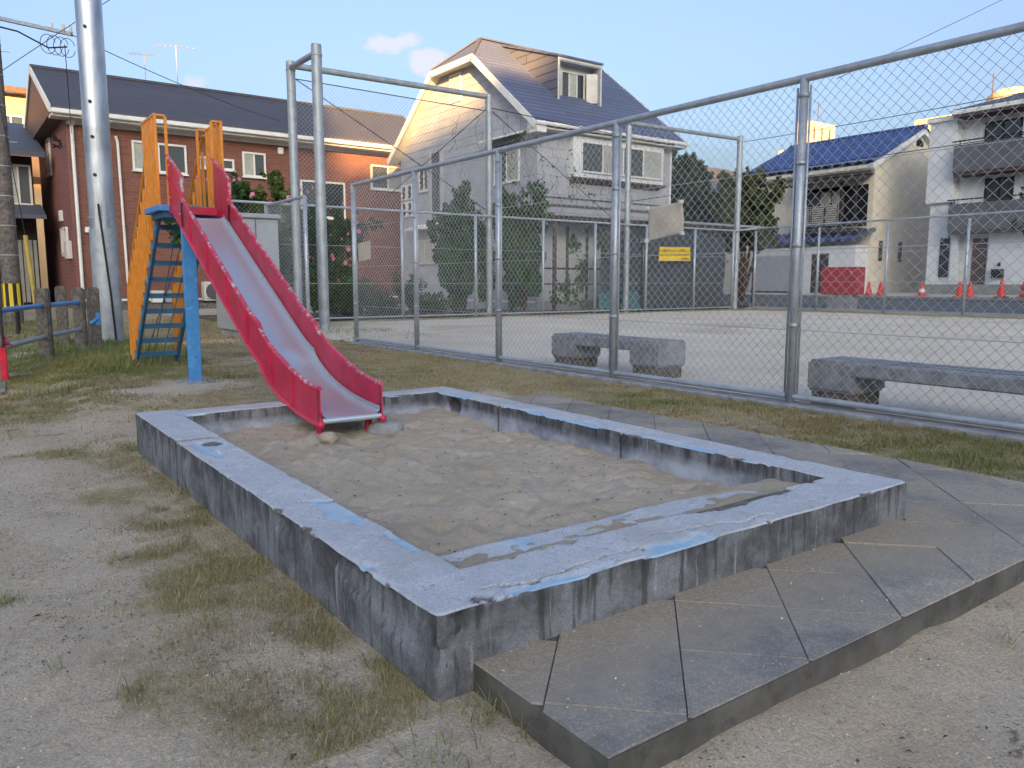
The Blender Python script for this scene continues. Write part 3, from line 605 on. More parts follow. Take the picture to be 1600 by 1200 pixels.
# ------------------------------------------------------------------ slide
sl = thing('playground_slide', (2.06, 8.1, 0), 'tall crimson playground slide with orange guard bars and blue ladder ending in the sandbox', 'slide')
XC = 2.07; HW = .20
prof = [(8.15, 1.69), (5.6, .305), (5.42, .222), (5.25, .172), (5.08, .135), (4.9, .110), (4.75, .096), (4.60, .088)]
def dense(pr):
    ys_ = np.array([p[0] for p in pr])[::-1]; zs_ = np.array([p[1] for p in pr])[::-1]; yy = np.concatenate([np.linspace(4.60, 5.7, 26), np.linspace(5.85, 8.15, 18)])
    zz = np.interp(yy, ys_, zs_); k = np.ones(5) / 5; zp = np.concatenate([[zz[0]] * 2, zz, [zz[-1]] * 2]); z2 = np.convolve(zp, k, 'valid'); z2[-4:] = zz[-4:]; z2[:2] = zz[:2]; return yy, z2
PYs, PZs = dense(prof)
def botz(y): return float(np.interp(y, PYs, PZs))
# steel bed, turned up a little at the sides
sec = [(-HW, .075), (-HW + .004, .045), (-HW + .03, .03), (-HW + .08, .026), (0, .024), (HW - .08, .026), (HW - .03, .03), (HW - .004, .045), (HW, .075)]
V = []; 
yb = PYs[PYs < 7.98]
for y in yb:
    k = 1.0
    for dx, dz in sec: V.append((XC + dx - 2.06, y - 8.1, botz(y) + .012 + dz * k))
n = len(sec); Fq = grid_faces(len(yb), n)
me = np_mesh('chute_bed', V, Fq); link('chute_bed', me, 'chute', sl, smooth=True)
m = MB(); m.tube((XC - HW, 4.60, .112), (XC + HW, 4.60, .112), .019, 10); m.build('end_lip', 'chute', sl, smooth=True)
for sgn, nm in ((-1, 'L'), (1, 'R')):
    xo = XC + sgn * (HW + .006); V = []; E = []; yy = PYs[PYs < 7.75]
    for y in yy:
        h = .285 - .055 * (1 - float(sst(4.6, 5.4, y))); z0 = botz(y)
        for fr in (0, .06, .955, .97, 1):
            V.append((xo - 2.06, y - 8.1, z0 + h * fr)); E.append(1. if fr > .96 else 0.)
    nV = len(V); F = grid_faces(len(yy), 5)
    th = .012 * sgn
    V2 = [(x + th, y, z) for x, y, z in V]; F2 = F[:, ::-1] + nV
    rim = []
    for k in range(len(yy) - 1): rim.append((k * 5 + 4, (k + 1) * 5 + 4, nV + (k + 1) * 5 + 4, nV + k * 5 + 4)); rim.append((k * 5, nV + k * 5, nV + (k + 1) * 5, (k + 1) * 5))
    for q in (0, len(yy) - 1):
        for k in range(4): rim.append((q * 5 + k, q * 5 + k + 1, nV + q * 5 + k + 1, nV + q * 5 + k))
    me = np_mesh('side_panel', V + V2, np.concatenate([F, F2, np.array(rim)]), {'edge': E + E})
    sp_ = link('side_panel', me, 'red', sl)
    # rounded hand rim and bottom tube
    mt = MB(); tp = [(xo + th / 2, y, botz(y) + .285 - .055 * (1 - float(sst(4.6, 5.4, y)))) for y in yy]; mt.path(tp, .016, 8)
    o = mt.build('rim_tube', 'red', sl, smooth=True); a = o.data.attributes.new('edge', 'FLOAT', 'POINT'); a.data.foreach_set('value', [1.] * len(o.data.vertices))
    mt = MB(); mt.path([(xo + th / 2, y, botz(y)) for y in yy], .018, 8); mt.sphere((xo + th / 2, 4.59, .095), .026, 10, 6); mt.build('bottom_tube', 'red', sl, smooth=True)
    for y in (7.45, 6.95, 6.45, 5.95, 5.45, 5.05):
        mt = MB(); z0 = botz(y); mt.bar((xo + th + sgn * .006, y, z0 + .03), (xo + th + sgn * .006, y, z0 + .25), .012, .03, (0, 1, 0)); mt.build('side_rib', 'red', sl)
    # tall fin at the top
    mt = MB(); mt.prism([(xo, 8.24, 1.70), (xo, 7.71, 1.42), (xo, 7.69, 1.93), (xo, 8.24, 2.20)], (th, 0, 0)); o = mt.build('top_fin', 'red', sl, bevel=.004)
    mt = MB(); mt.path([(xo + th / 2, 8.24, 2.20), (xo + th / 2, 7.69, 1.93), (xo + th / 2, 7.70, 1.70)], .017, 8); o = mt.build('fin_rim', 'red', sl, smooth=True)
    a = o.data.attributes.new('edge', 'FLOAT', 'POINT'); a.data.foreach_set('value', [1.] * len(o.data.vertices))
    mt = MB(); mt.bar((xo + th + sgn * .004, 8.2, 1.98), (xo + th + sgn * .004, 7.72, 1.72), .01, .02, (0, 0, 1)); mt.build('fin_rib', 'red', sl)
    mt = MB(); mt.tube((XC + sgn * .17, 4.72, .085), (XC + sgn * .17, 4.72, -.1), .024, 10); mt.build('foot', 'red', sl, smooth=True)
# column, platform, guards
m = MB(); 
m.add([(x, y, z) for (z, hwx, yc) in ((-.1, .058, 8.085), (1.53, .062, 8.085)) for x, y in ((1.985 - hwx, yc - .03), (1.985 + hwx, yc - .03), (1.985 + hwx, yc + .03), (1.985 - hwx, yc + .03))], [(3, 2, 1, 0), (4, 5, 6, 7), (0, 1, 5, 4), (1, 2, 6, 5), (2, 3, 7, 6), (3, 0, 4, 7)])
m.build('support_column', 'blue', sl, bevel=.006)
m = MB(); m.box(1.745, 2.385, 8.17, 8.78, 1.655, 1.715); m.build('platform', 'blue', sl, bevel=.006)
m = MB(); m.box(1.80, 2.33, 8.20, 8.74, 1.60, 1.655); m.build('platform_frame', 'navy', sl)
m = MB(); m.box(1.845, 2.29, 8.10, 8.17, 1.63, 1.70); m.build('platform_lip', 'red', sl)
BW = .030
def guard_piece(nm, p, q, wdt=BW, dep=.024, up=(0, 1, 0)):
    m = MB(); m.bar(p, q, wdt, dep, up); m.build(nm, 'orange', sl, bevel=.004)
for sgn in (-1, 1):
    xg = XC + sgn * .305; xi = XC + sgn * .212
    zt = 2.54
    yl = np.linspace(8.20, 8.72, 6)
    for y in yl[:-1]: guard_piece('guard_bar', (xg, y, 1.66), (xg, y, zt), .026, .036, (0, 1, 0))
    guard_piece('guard_bar', (xg, yl[-1], 1.66), (xg, yl[-1], zt), .026, .036)
    guard_piece('guard_rail', (xg, 8.185, zt + .008), (xg, 8.735, zt + .008), .03, .022, (0, 0, 1))
    guard_piece('guard_rail', (xg - sgn * .012, 8.2, zt + .006), (xi, 8.2, zt + .006), .03, .022, (0, 0, 1))
    guard_piece('guard_bar', (xi, 8.2, 1.70), (xi, 8.2, zt), .026, .03)
    guard_piece('guard_rail', (xg - sgn * .012, 8.72, zt + .003), (xi, 8.72, zt + .003), .03, .022, (0, 0, 1))
    guard_piece('guard_bar', (xi, 8.72, 1.70), (xi, 8.72, zt - .006), .026, .03)
    # ladder guards: upright bars stepping down
    xl = XC + .03 + sgn * .255
    for k, y in enumerate(np.linspace(8.84, 10.40, 12)):
        t = (y - 8.75) / (10.45 - 8.75); zt2 = 2.42 - 1.50 * t; zb = max(.04, 1.66 * (1 - t) - .02)
        guard_piece('ladder_guard_bar', (xl, y, zb), (xl, y, zt2), .026, .032, (0, 1, 0))
    m = MB(); m.path([(xl, 8.76, 2.50), (xl, 8.9, 2.42), (xl, 10.38, .98), (xl, 10.45, .86), (xl, 10.46, .10)], .017, 8); m.build('ladder_handrail', 'orange', sl, smooth=True)
    # stringer
    xs_ = XC + .03 + sgn * .228
    m = MB(); m.bar((xs_, 8.72, 1.66), (xs_, 10.42, -.05), .03, .075, (0, 0, 1)); m.build('ladder_stringer', 'navy', sl, bevel=.004)
    for k in range(9):
        t = (k + .7) / 9.6; y = 8.72 + 1.70 * t; z = 1.66 - 1.71 * t
        m = MB(); m.bar((xs_ + sgn * .016, y + .02, z - .005), (xs_ + sgn * .03, y + .02, z - .005), .06, .05, (0, 0, 1)); m.build('step_bracket', 'blue', sl)
for k in range(9):
    t = (k + .7) / 9.6; y = 8.72 + 1.70 * t; z = 1.66 - 1.71 * t
    m = MB(); m.box(XC - .184, XC + .244, y - .05, y + .06, z, z + .03); m.box(XC - .184, XC + .244, y - .05, y - .035, z - .025, z + .001); m.build('step', 'navy', sl, bevel=.003)
for dx0, dx1 in ((.05, -.09), (-.05, .02 - .02), (.13, .10)):
    m = MB(); m.tube((XC + dx0 + .02, 8.80, 1.50), (XC + dx1 - .02, 10.30, .06), .0055, 6); m.build('brace_rod', 'navy', sl, smooth=True)
m = MB(); m.lathe([(.001, 0), (.18, .0), (.16, .062), (.11, .075), (.001, .078)], (1.846, 7.52), 24); tag(m.build('footing_pad', 'concrete', smooth=True), 'round concrete pad around the foot of the blue slide column', 'footing')

for sgn in (-1, 1):
    for y, z in ((8.12, 1.78), (7.80, 1.60), (8.12, 2.08), (7.78, 1.88)):
        m = MB(); m.tube((XC + sgn * .216, y, z), (XC + sgn * .226, y, z), .010, 6); m.build('bolt', 'galv', sl)
for z in (.25, .8, 1.35):
    m = MB(); m.tube((1.985, 8.05, z), (1.985, 8.046, z), .009, 6); m.build('bolt', 'navy', sl)
SLS = .93; sl.scale = (SLS,) * 3; sl.location = (2.06 * SLS, 8.1 * SLS, .066)
# ------------------------------------------------------------------ chain link fences
def chainlink(p0, d, length, z0, z1, p, r, name, parent, mat='wire', sides=3, zig=1.):
    d = Vector(d).normalized(); nrm = Vector((d.y, -d.x, 0)); nw = max(2, int(length / p)); nk = max(2, int((z1 - z0) / p)); hh = (z1 - z0) / nk; pp = length / nw
    I, K = np.meshgrid(np.arange(nw), np.arange(nk + 1), indexing='ij')
    X = I * pp + ((K + I) % 2) * pp; Z = z0 + K * hh; off = np.where((K + I) % 2 == 0, r * .9, -r * .9)
    X = X + (fbm(X * 2, Z * 2, 5, 2) - .5) * .012; Z = Z + (fbm(X * 2.3, Z * 1.7, 8, 2) - .5) * .012
    base = np.array(p0, float); dv = np.array(d); nv = np.array(nrm)
    Cc = base[None, None, :] + X[..., None] * dv + off[..., None] * nv + np.zeros_like(X)[..., None]; Cc[..., 2] = Z
    Vs = []
    for s_ in range(sides):
        t = 2 * math.pi * s_ / sides; o = (dv * math.cos(t) + nv * math.sin(t)) * r; o[2] = 0
        Vs.append(Cc + o)
    Vv = np.stack(Vs, 2)                         # nw, nk+1, sides, 3
    idx = np.arange(nw * (nk + 1) * sides).reshape(nw, nk + 1, sides); Fs = []
    for s_ in range(sides):
        t_ = (s_ + 1) % sides; Fs.append(np.stack([idx[:, :-1, s_], idx[:, :-1, t_], idx[:, 1:, t_], idx[:, 1:, s_]], -1).reshape(-1, 4))
    og = np.array(ORG.get(parent.name, (0, 0, 0)))
    me = np_mesh(name, Vv.reshape(-1, 3) - og, np.concatenate(Fs)); return link(name, me, mat, parent)
def cyl_mesh(name, r, h, n=12, z0=0): m = MB(); m.lathe([(r, z0), (r, z0 + h)], (0, 0), n); me = m.mesh(name); me.materials.append(MT['galv']); me.polygons.foreach_set('use_smooth', [len(p.vertices) == 4 for p in me.polygons]); return me
nf = thing('chain_link_fence', (FX, 4, 0), 'tall near chain link fence running beside the benches', 'fence')
NP = [11.76, 9.76, 7.74, 5.74, 3.70, 1.72, -.28, -2.28]; FH = 2.50
pm = cyl_mesh('post', .0335, FH + .08, 16, -.08); pend = cyl_mesh('end_post', .038, FH + .085, 16, -.08)
band = cyl_mesh('band', .039, .035, 16); stretch = cyl_mesh('stretcher', .009, FH - .12, 8, .06)
for i, y in enumerate(NP):
    place('post', pend if i == 0 else pm, nf, (FX, y, 0))
    for z in (.62, 1.24, 1.86, 2.36): place('band', band, nf, (FX, y, z))
    place('tension_bar', stretch, nf, (FX + .0, y - .055, 0))
    if i: place('tension_bar', stretch, nf, (FX + .0, y + .055, 0))
for i in range(len(NP) - 1):
    a, b = NP[i], NP[i + 1]
    chainlink((FX, b + .05, 0), (0, 1, 0), a - b - .1, .09, FH - .02, .041, .0026, 'wire_mesh', nf)
    m = MB(); m.tube((FX, a, FH), (FX, b + .002, FH), .030, 14); m.build('top_rail', 'galv', nf, smooth=True)
    m = MB(); m.tube((FX, a - .03, .075), (FX, b + .035, .075), .024, 12); m.build('bottom_rail', 'galv', nf, smooth=True)
    for z in (.60, 1.22, 1.84):
        m = MB(); m.tube((FX + .012, a, z), (FX + .012, b, z), .0028, 5); m.build('tension_wire', 'wire', nf)
m = MB(); m.tube((FX, 11.76, FH - .03), (FX, 11.76, FH + .02), .04, 14); m.build('post_cap', 'galv', nf, smooth=True)
m = MB(); m.box(FX - .12, FX + .09, -3, 11.85, -.12, .028); tag(m.build('fence_kerb', 'concrete', bevel=.01), kind='structure')
# the short panel beyond the opening
pf = thing('side_fence', (FX, 13.8, 0), 'short chain link panel beyond the fence opening, beside the tall poles', 'fence')
for y in (13.80, 15.85): place('post', pend, pf, (FX, y, 0)); [place('band', band, pf, (FX, y, z)) for z in (.62, 1.24, 1.86)]
chainlink((FX, 13.85, 0), (0, 1, 0), 1.95, .09, FH - .02, .041, .0034, 'wire_mesh', pf)
m = MB(); m.tube((FX, 13.8, FH), (FX, 15.85, FH), .030, 12); m.build('top_rail', 'galv', pf, smooth=True)
m = MB(); m.tube((FX, 13.8, .08), (FX, 15.85, .08), .022, 10); m.build('bottom_rail', 'galv', pf, smooth=True)
# back fence
BH = 2.86
bf = thing('boundary_fence', (15, FBY, 0), 'lower chain link fence along the back of the field by the grey house', 'fence')
bx = [5.45, 7.75, 10.1, 12.45, 14.9, 17.0, 19.3, 21.7, 23.8]
pb = cyl_mesh('post', .045, BH + .05, 10, -.05)
for x in bx: place('post', pb, bf, (x, FBY, 0))
for a, b in zip(bx[:-1], bx[1:]):
    chainlink((a + .04, FBY, 0), (1, 0, 0), b - a - .08, .08, BH - .02, .05, .003, 'wire_mesh', bf)
    m = MB(); m.tube((a, FBY, BH), (b, FBY, BH), .032, 10); m.build('top_rail', 'galv', bf, smooth=True)
    m = MB(); m.tube((a, FBY, .07), (b, FBY, .07), .024, 8); m.build('bottom_rail', 'galv', bf, smooth=True)
    for z in (.95, 1.9): m = MB(); m.tube((a, FBY, z), (b, FBY, z), .006, 5); m.build('tension_wire', 'wire', bf)
rf = thing('street_fence', (FRX, 12, 0), 'lower chain link fence between the field and the street', 'fence')
ry = [18.66, 16.05, 13.6, 11.15, 8.7, 6.3]
for y in ry: place('post', pb, rf, (FRX, y, 0))
for a, b in zip(ry[:-1], ry[1:]):
    chainlink((FRX, b + .04, 0), (0, 1, 0), a - b - .08, .08, BH + .06, .05, .003, 'wire_mesh', rf)
    m = MB(); m.tube((FRX, a, BH + .10), (FRX, b, BH + .10), .032, 10); m.build('top_rail', 'galv', rf, smooth=True)
    m = MB(); m.tube((FRX, a, .07), (FRX, b, .07), .024, 8); m.build('bottom_rail', 'galv', rf, smooth=True)
    for z in (1.0, 1.95): m = MB(); m.tube((FRX, a, z), (FRX, b, z), .006, 5); m.build('tension_wire', 'wire', rf)
m = MB(); m.tube((23.8, FBY, BH), (FRX, 18.66, BH + .1), .032, 8); m.build('top_rail', 'galv', rf, smooth=True)
# tall ball net
TH = 6.22
tn = thing('ball_net_frame', (13, FBY, 0), 'tall galvanised pole frame with ball netting above the back fence', 'ball net')
tp = [(7.2, FBY + .02, TH, .105), (6.44, 15.55, 5.68, .105), (13.0, FBY + .12, TH + .02, .095), (18.5, FBY + .12, TH - .2, .095), (24.1, FBY + .1, TH + .06, .105)]
for x, y, h, r in tp:
    m = MB(); m.lathe([(r, -.1), (r, h - .04), (r * .93, h)], (x, y), 20); m.lathe([(r + .012, h - .22), (r + .012, h - .19)], (x, y), 20); m.build('net_pole', 'galv2', tn, smooth=True)
m = MB(); m.tube((7.2, FBY, TH - .1), (12.9, FBY + .1, TH - .04), .075, 14); m.build('cross_pipe', 'galv2', tn, smooth=True)
m = MB(); m.tube((6.44, 15.55, 5.52), (7.2, FBY, TH - .14), .065, 14); m.build('cross_pipe', 'galv2', tn, smooth=True)
m = MB(); m.tube((18.5, FBY + .1, TH - .12), (24.1, FBY + .1, TH - .06), .07, 12); m.build('cross_pipe', 'galv2', tn, smooth=True)
chainlink((7.25, FBY + .03, 0), (1, 0, 0), 5.7, BH, TH - .42, .055, .0045, 'ball_net', tn)
chainlink((13.05, FBY + .1, 0), (1, 0, 0), 5.4, BH, TH - .5, .07, .0028, 'ball_net', tn)
chainlink((18.55, FBY + .1, 0), (1, 0, 0), 5.5, BH, TH - .45, .07, .0028, 'ball_net', tn)
for a, b in (((7.2, FBY + .05, TH - .38), (13, FBY + .15, TH - .42)), ((13, FBY + .2, TH - .3), (18.5, FBY + .2, TH - .55)), ((7.2, FBY + .1, TH - .3), (13.0, FBY + .15, 3.0)), ((13., FBY + .1, TH - .3), (9.5, FBY + .15, 3.0)), ((13, FBY + .2, TH - .3), (18.0, FBY + .2, 3.0)), ((18.5, FBY + .1, 3.6), (24.1, FBY + .1, 4.5))):
    m = MB(); m.tube(a, b, .012, 5); m.build('stay_wire', 'black', tn)

# ------------------------------------------------------------------ benches
def bench(x0, x1, y0, y1, h, label):
    t = thing('concrete_bench', ((x0 + x1) / 2, (y0 + y1) / 2, 0), label, 'bench', 'concrete benches behind the near fence')
    m = MB(); m.box(x0, x1, y0 + .25, y1 - .25, h - .11, h); m.build('seat_beam', 'concrete', t, bevel=.012)
    for k in range(2):
        xx = x0 + (x1 - x0) * (k + 1) / 3
        m = MB(); m.box(xx - .006, xx + .006, y0 + .3, y1 - .3, h - .006, h + .0025); m.build('seat_joint', 'concrete_old', t)
    for e, (a, b) in enumerate(((y0, y0 + .40), (y1 - .40, y1))):
        m = MB(); m.box(x0 - .01, x1 + .01, a, b, .12, h + .002 if True else h); m.build('end_block', 'concrete', t, bevel=.022, seg=2)
        m = MB(); m.box(x0 + .02, x1 - .02, a + .03, b - .03, -.06, .125); m.build('plinth', 'concrete_old', t, bevel=.01)
bench(5.72, 6.14, 5.44, 7.12, .385, 'long concrete bench behind the fence nearer the slide, farther from the camera')
bench(5.56, 6.02, 1.55, 3.66, .365, 'long concrete bench behind the fence at the right edge of the picture')

# ------------------------------------------------------------------ notices
t = tag(None or thing('paper_notice', (FX + .02, 5.13, 1.5), 'large faded blank notice tied to the near fence', 'notice'))
nx, nz_ = 16, 14; V = []
c4 = [(5.335, 1.36), (4.90, 1.41), (4.92, 1.69), (5.345, 1.665)]
for j_ in range(nz_ + 1):
    for i_ in range(nx + 1):
        u, v = i_ / nx, j_ / nz_
        y = (c4[0][0] * (1 - u) + c4[1][0] * u) * (1 - v) + (c4[3][0] * (1 - u) + c4[2][0] * u) * v; z = (c4[0][1] * (1 - u) + c4[1][1] * u) * (1 - v) + (c4[3][1] * (1 - u) + c4[2][1] * u) * v
        V.append((.015 + .012 * math.sin(u * 7 + v * 2) * math.sin(v * 3.1), y - 5.13, z - 1.5))
me = np_mesh('sheet', V, grid_faces(nz_ + 1, nx + 1)); o = link('sheet', me, 'paper', t, smooth=True); md = o.modifiers.new('thick', 'SOLIDIFY'); md.thickness = .003
for (y, z) in c4: m = MB(); m.box(FX + .005, FX + .04, y - .015, y + .015, z - .015, z + .015); m.build('tie', 'white', t)
t = thing('small_notice', (FX + .02, 11.4, 1.45), 'small blank white notice at the far end of the near fence', 'notice')
m = MB(); m.prism([(FX + .03, 11.68, 1.30), (FX + .03, 11.25, 1.335), (FX + .03, 11.25, 1.62), (FX + .03, 11.68, 1.585)], (.004, 0, 0)); m.build('sheet', 'paper', t)
t = thing('yellow_sign', (20.63, FBY - .06, 1.95), 'yellow warning sign with black Japanese lettering on the back fence', 'sign')
m = MB(); m.prism([(19.84, FBY - .06, 1.70), (21.42, FBY - .06, 1.73), (21.40, FBY - .06, 2.20), (19.86, FBY - .06, 2.17)], (0, .02, 0)); m.build('board', 'yellow', t, bevel=.006)
m = MB()
for a, b in (((19.86, 2.165), (21.40, 2.195)), ((19.85, 1.71), (21.41, 1.735))): m.bar((a[0], FBY - .065, a[1]), (b[0], FBY - .065, b[1]), .012, .012)
m.build('trim', 'offwhite', t)
def text(s, loc, size, parent, mat, rot, align='CENTER'):
    c = bpy.data.curves.new('lettering', 'FONT'); c.body = s; c.size = size; c.align_x = align; c.align_y = 'CENTER'; c.extrude = .001; c.offset = size * .012
    o = bpy.data.objects.new('lettering', c); COL.objects.link(o); dg = bpy.context.evaluated_depsgraph_get(); me = bpy.data.meshes.new_from_object(o.evaluated_get(dg)); bpy.data.objects.remove(o)
    o = bpy.data.objects.new('lettering', me); COL.objects.link(o); me.materials.clear(); me.materials.append(MT[mat]); o.parent = parent; g = ORG[parent.name]; o.location = (loc[0] - g[0], loc[1] - g[1], loc[2] - g[2]); o.rotation_euler = rot; return o
text('人に迷惑をかけない 公園まもって', (20.63, FBY - .065, 2.05), .105, t, 'black', (R(90), R(-1), 0))
text('フェンスにボールをぶつけないで', (20.60, FBY - .065, 1.915), .105, t, 'black', (R(90), R(-1), 0))
text('土木事務所', (21.34, FBY - .065, 1.79), .085, t, 'black', (R(90), R(-1), 0), 'RIGHT')

# ------------------------------------------------------------------ steel pole, utility pole, guard rail on the left
t = thing('steel_pole', (2.2, 14.25, 0), 'thick bare galvanised steel pole standing behind the slide', 'pole')
m = MB(); m.lathe([(.205, -.1), (.203, 1.80), (.20, 1.82)], (2.2, 14.25), 32); m.build('lower_sleeve', 'galv2', t, smooth=True)
m = MB(); m.lathe([(.192, 1.75), (.187, 9.5)], (2.2, 14.25), 32); m.build('shaft', 'pole', t, smooth=True)
m = MB(); m.lathe([(.202, 1.98), (.202, 2.01)], (2.2, 14.25), 28); m.build('strap', 'galv', t, smooth=True)
m = MB(); m.lathe([(.197, 5.86), (.197, 5.90)], (2.2, 14.25), 28)
for a in (-1.05, .75):
    d = Vector((math.cos(a - 1.2), math.sin(a - 1.2), 0)); d = Vector((math.cos(R(-36) + (0 if a > 0 else math.pi)), math.sin(R(-36) + (0 if a > 0 else math.pi)), 0)); c = Vector((2.2, 14.25, 5.88)) + d * .235; m.tube(c - Vector((0, 0, .045)), c + Vector((0, 0, .045)), .045, 12)
m.build('bracket_band', 'galv', t, smooth=True)
m = MB(); m.path([(2.10, 14.04, 5.92), (2.04, 14.02, 6.1), (1.98, 14.02, 6.6)], .04, 8); m.build('arm', 'galv', t, smooth=True)
for z in (4.87, 3.76, 3.23, 2.65):
    m = MB(); d = Vector((-.10, -.19, 0)).normalized() * .19; m.tube((2.2 + d.x, 14.25 + d.y, z), (2.2 + d.x * 1.09, 14.25 + d.y * 1.09, z), .028, 10); m.build('step_socket', 'black', t)
m = MB(); m.path([(2.12, 14.04, 2.2), (2.16, 14.03, 1.6), (2.22, 14.03, .8), (2.26, 14.04, .0)], .016, 8); m.build('cable_guard', 'black', t, smooth=True)

t = thing('utility_pole', (1.38, 22.0, 0), 'grey concrete utility pole with bands at the left edge', 'utility pole')
m = MB(); m.lathe([(.20, -.1), (.135, 11)], (1.38, 22), 20); m.build('shaft', 'concrete_old', t, smooth=True)
for z in np.linspace(1.6, 7, 9):
    m = MB(); r = .20 - .0059 * z + .008; m.lathe([(r, z), (r, z + .02)], (1.38, 22), 18); m.build('band', 'galv', t)
m = MB(); m.lathe([(.212, .35), (.207, .95)], (1.38, 22), 24); o = m.build('warning_wrap', 'stripe', t)
at_ = o.data.attributes.new('su', 'FLOAT', 'POINT')
for i_, v in enumerate(o.data.vertices): at_.data[i_].value = (math.atan2(v.co.y, v.co.x) / math.pi * .5 + .5) * 1.6 + (v.co.z) * 0
m = MB(); m.bar((1.2, 22, 6.95), (3.05, 22.2, 6.88), .08, .08); m.build('cross_arm', 'galv', t)
for x in (2.6, 2.85, 3.0): m = MB(); m.tube((x, 22.15, 6.9), (x, 22.15, 7.05), .04, 8); m.build('insulator', 'offwhite', t)
for k in range(4):
    a = [(2.5 + k * .14 + .16 * math.cos(q), 22.1 + .03 * k, 6.55 + .22 * math.sin(q)) for q in np.linspace(.3, 6.1, 16)]; m = MB(); m.path(a, .008, 5); m.build('cable_loop', 'black', t)
m = MB(); m.path([(1.3, 21.95, 6.75), (1.9, 22.0, 6.7), (2.5, 22.05, 6.45), (2.9, 22.1, 6.55)], .018, 6); m.build('drop_cable', 'black', t)
for z in (6.2, 5.3, 4.2): m = MB(); m.tube((1.38, 22, z), (1.72, 21.95, z), .01, 6); m.build('step_peg', 'galv', t)
def wire(nm, a, b, sag, r, label):
    a = Vector(a); b = Vector(b); m = MB(); m.path([a.lerp(b, k / 14) - Vector((0, 0, sag * 4 * (k / 14) * (1 - k / 14))) for k in range(15)], r, 5); tag(m.build(nm, 'black'), label, 'cable')
wire('overhead_cable', (3.0, 22.1, 6.85), (13.5, 35.2, 8.0), .2, .011, 'overhead cable running from the utility pole across the brick house roof')
wire('service_cable', (2.85, 22.1, 6.6), (4.2, 32.4, 6.2), .1, .010, 'cable dropping from the utility pole to the brick house corner')
wire('overhead_cable', (1.0, 20, 5.0), (4.4, 20, 7.9), -.02, .008, 'thin cable climbing rightward behind the steel pole')
wire('overhead_cable', (31.5, 20, 9.55), (70, 20, 25.7), .05, .015, 'thin overhead cable high in the sky at the upper right')
wire('overhead_cable', (30, 24, 7.3), (30, 10, 7.35), .06, .014, 'cable crossing in front of the pale houses above the street')
wire('overhead_cable', (30, 30, 5.9), (30, 8, 6.0), .1, .016, 'lower cable crossing in front of the pale houses above the street')

gr = thing('guard_rail', (1.0, 11.2, 0), 'weathered concrete post guard rail with flaking blue pipes beside the lane', 'guard rail')
def cpost(nm, x, y, h, rot, w_=.15):
    m = MB(); m.box(-w_ / 2, w_ / 2, -w_ / 2, w_ / 2, -.15, h); me = m.mesh(nm); bm = bmesh.new(); bm.from_mesh(me); bmesh.ops.bevel(bm, geom=bm.edges[:], offset=.02, segments=2, affect='EDGES'); bm.to_mesh(me); bm.free(); me.materials.append(MT['concrete_old'])
    place(nm, me, gr, (x, y, 0), (0, 0, rot))
GP = [(.40, 9.3), (1.01, 11.2), (1.60, 12.8)]
for x, y in GP: cpost('post', x, y, .90, R(-18))
cpost('post', 1.86, 13.35, .90, R(10)); cpost('post', 1.50, 13.9, .92, R(0)); cpost('stump', 2.02, 14.6, .28, R(0), .2)
for (a, b) in zip(GP[:-1], GP[1:]):
    for z, mm in ((.69, 'blue'), (.31, 'galv2')):
        m = MB(); m.tube((a[0], a[1], z), (b[0], b[1], z), .028, 10); m.build('rail_pipe', MT['railblue'] if 'railblue' in MT else mm, gr, smooth=True)
m = MB(); m.tube((1.80, 13.28, .36), (1.90, 13.26, .44), .03, 8); m.box(1.87, 1.93, 13.262, 13.275, .33, .52); m.build('pipe_stub', 'blue', gr)
t = tag(None or thing('tape_bundle', (.44, 9.38, .35), 'crumpled red plastic tape tied to the guard rail at the left edge', 'tape'))
m = MB()
for k in range(14):
    a = random.uniform(0, 6.28); b_ = random.uniform(-.3, 1.0); l = random.uniform(.08, .17); d = Vector((math.cos(a) * .7, math.sin(a) * .7, b_)).normalized() * l; s_ = Vector((-d.y, d.x, .02)).normalized() * .02
    c = Vector((.46, 9.35, .36)); m.add([c - s_, c + s_, c + d * .6 + s_ * 1.3 + Vector((0, 0, .02)), c + d * .6 - s_ * 1.2, c + d + s_ - Vector((0, 0, .03)), c + d - s_ * .3], [(0, 1, 2, 3), (3, 2, 4, 5)])
m.build('bow', 'redcloth', t); m = MB(); m.box(.43, .49, 9.20, 9.36, -.0, .33); m.build('tail', 'redcloth', t, bevel=.01)
m = MB(); m.path([(1.55, 18.5, .4), (1.45, 18.4, 1.9)], .042, 10); o = tag(m.build('guy_wire_guard', 'dullyellow', smooth=True), 'yellow plastic guy wire guard leaning beside the utility pole', 'guy guard')
wire('guy_wire', (1.45, 18.4, 1.9), (1.25, 20, 5.2), 0, .008, 'guy wire rising from the yellow guard')
# block wall at the very left and things of the lane
t = thing('block_wall', (.0, 24, 0), 'grey concrete block wall along the lane left of the utility pole', 'wall')
for k in range(5):
    for q in range(7):
        y0 = 23.2 + q * .8 + (.4 if k % 2 else 0); m = MB(); m.box(-.1 + (y0 - 23) * .03, .05 + (y0 - 23) * .03, y0, y0 + .788, .02 + k * .4, .412 + k * .4); m.build('block', 'concrete', t, bevel=.006)
m = MB(); m.path([(1.15, 17.6, .0), (1.15, 17.6, .45), (1.25, 18.9, .5), (1.25, 18.9, .0)], .035, 8); tag(m.build('hoop_barrier', 'black', smooth=True), 'low dark steel hoop barrier beside the lane', 'barrier')

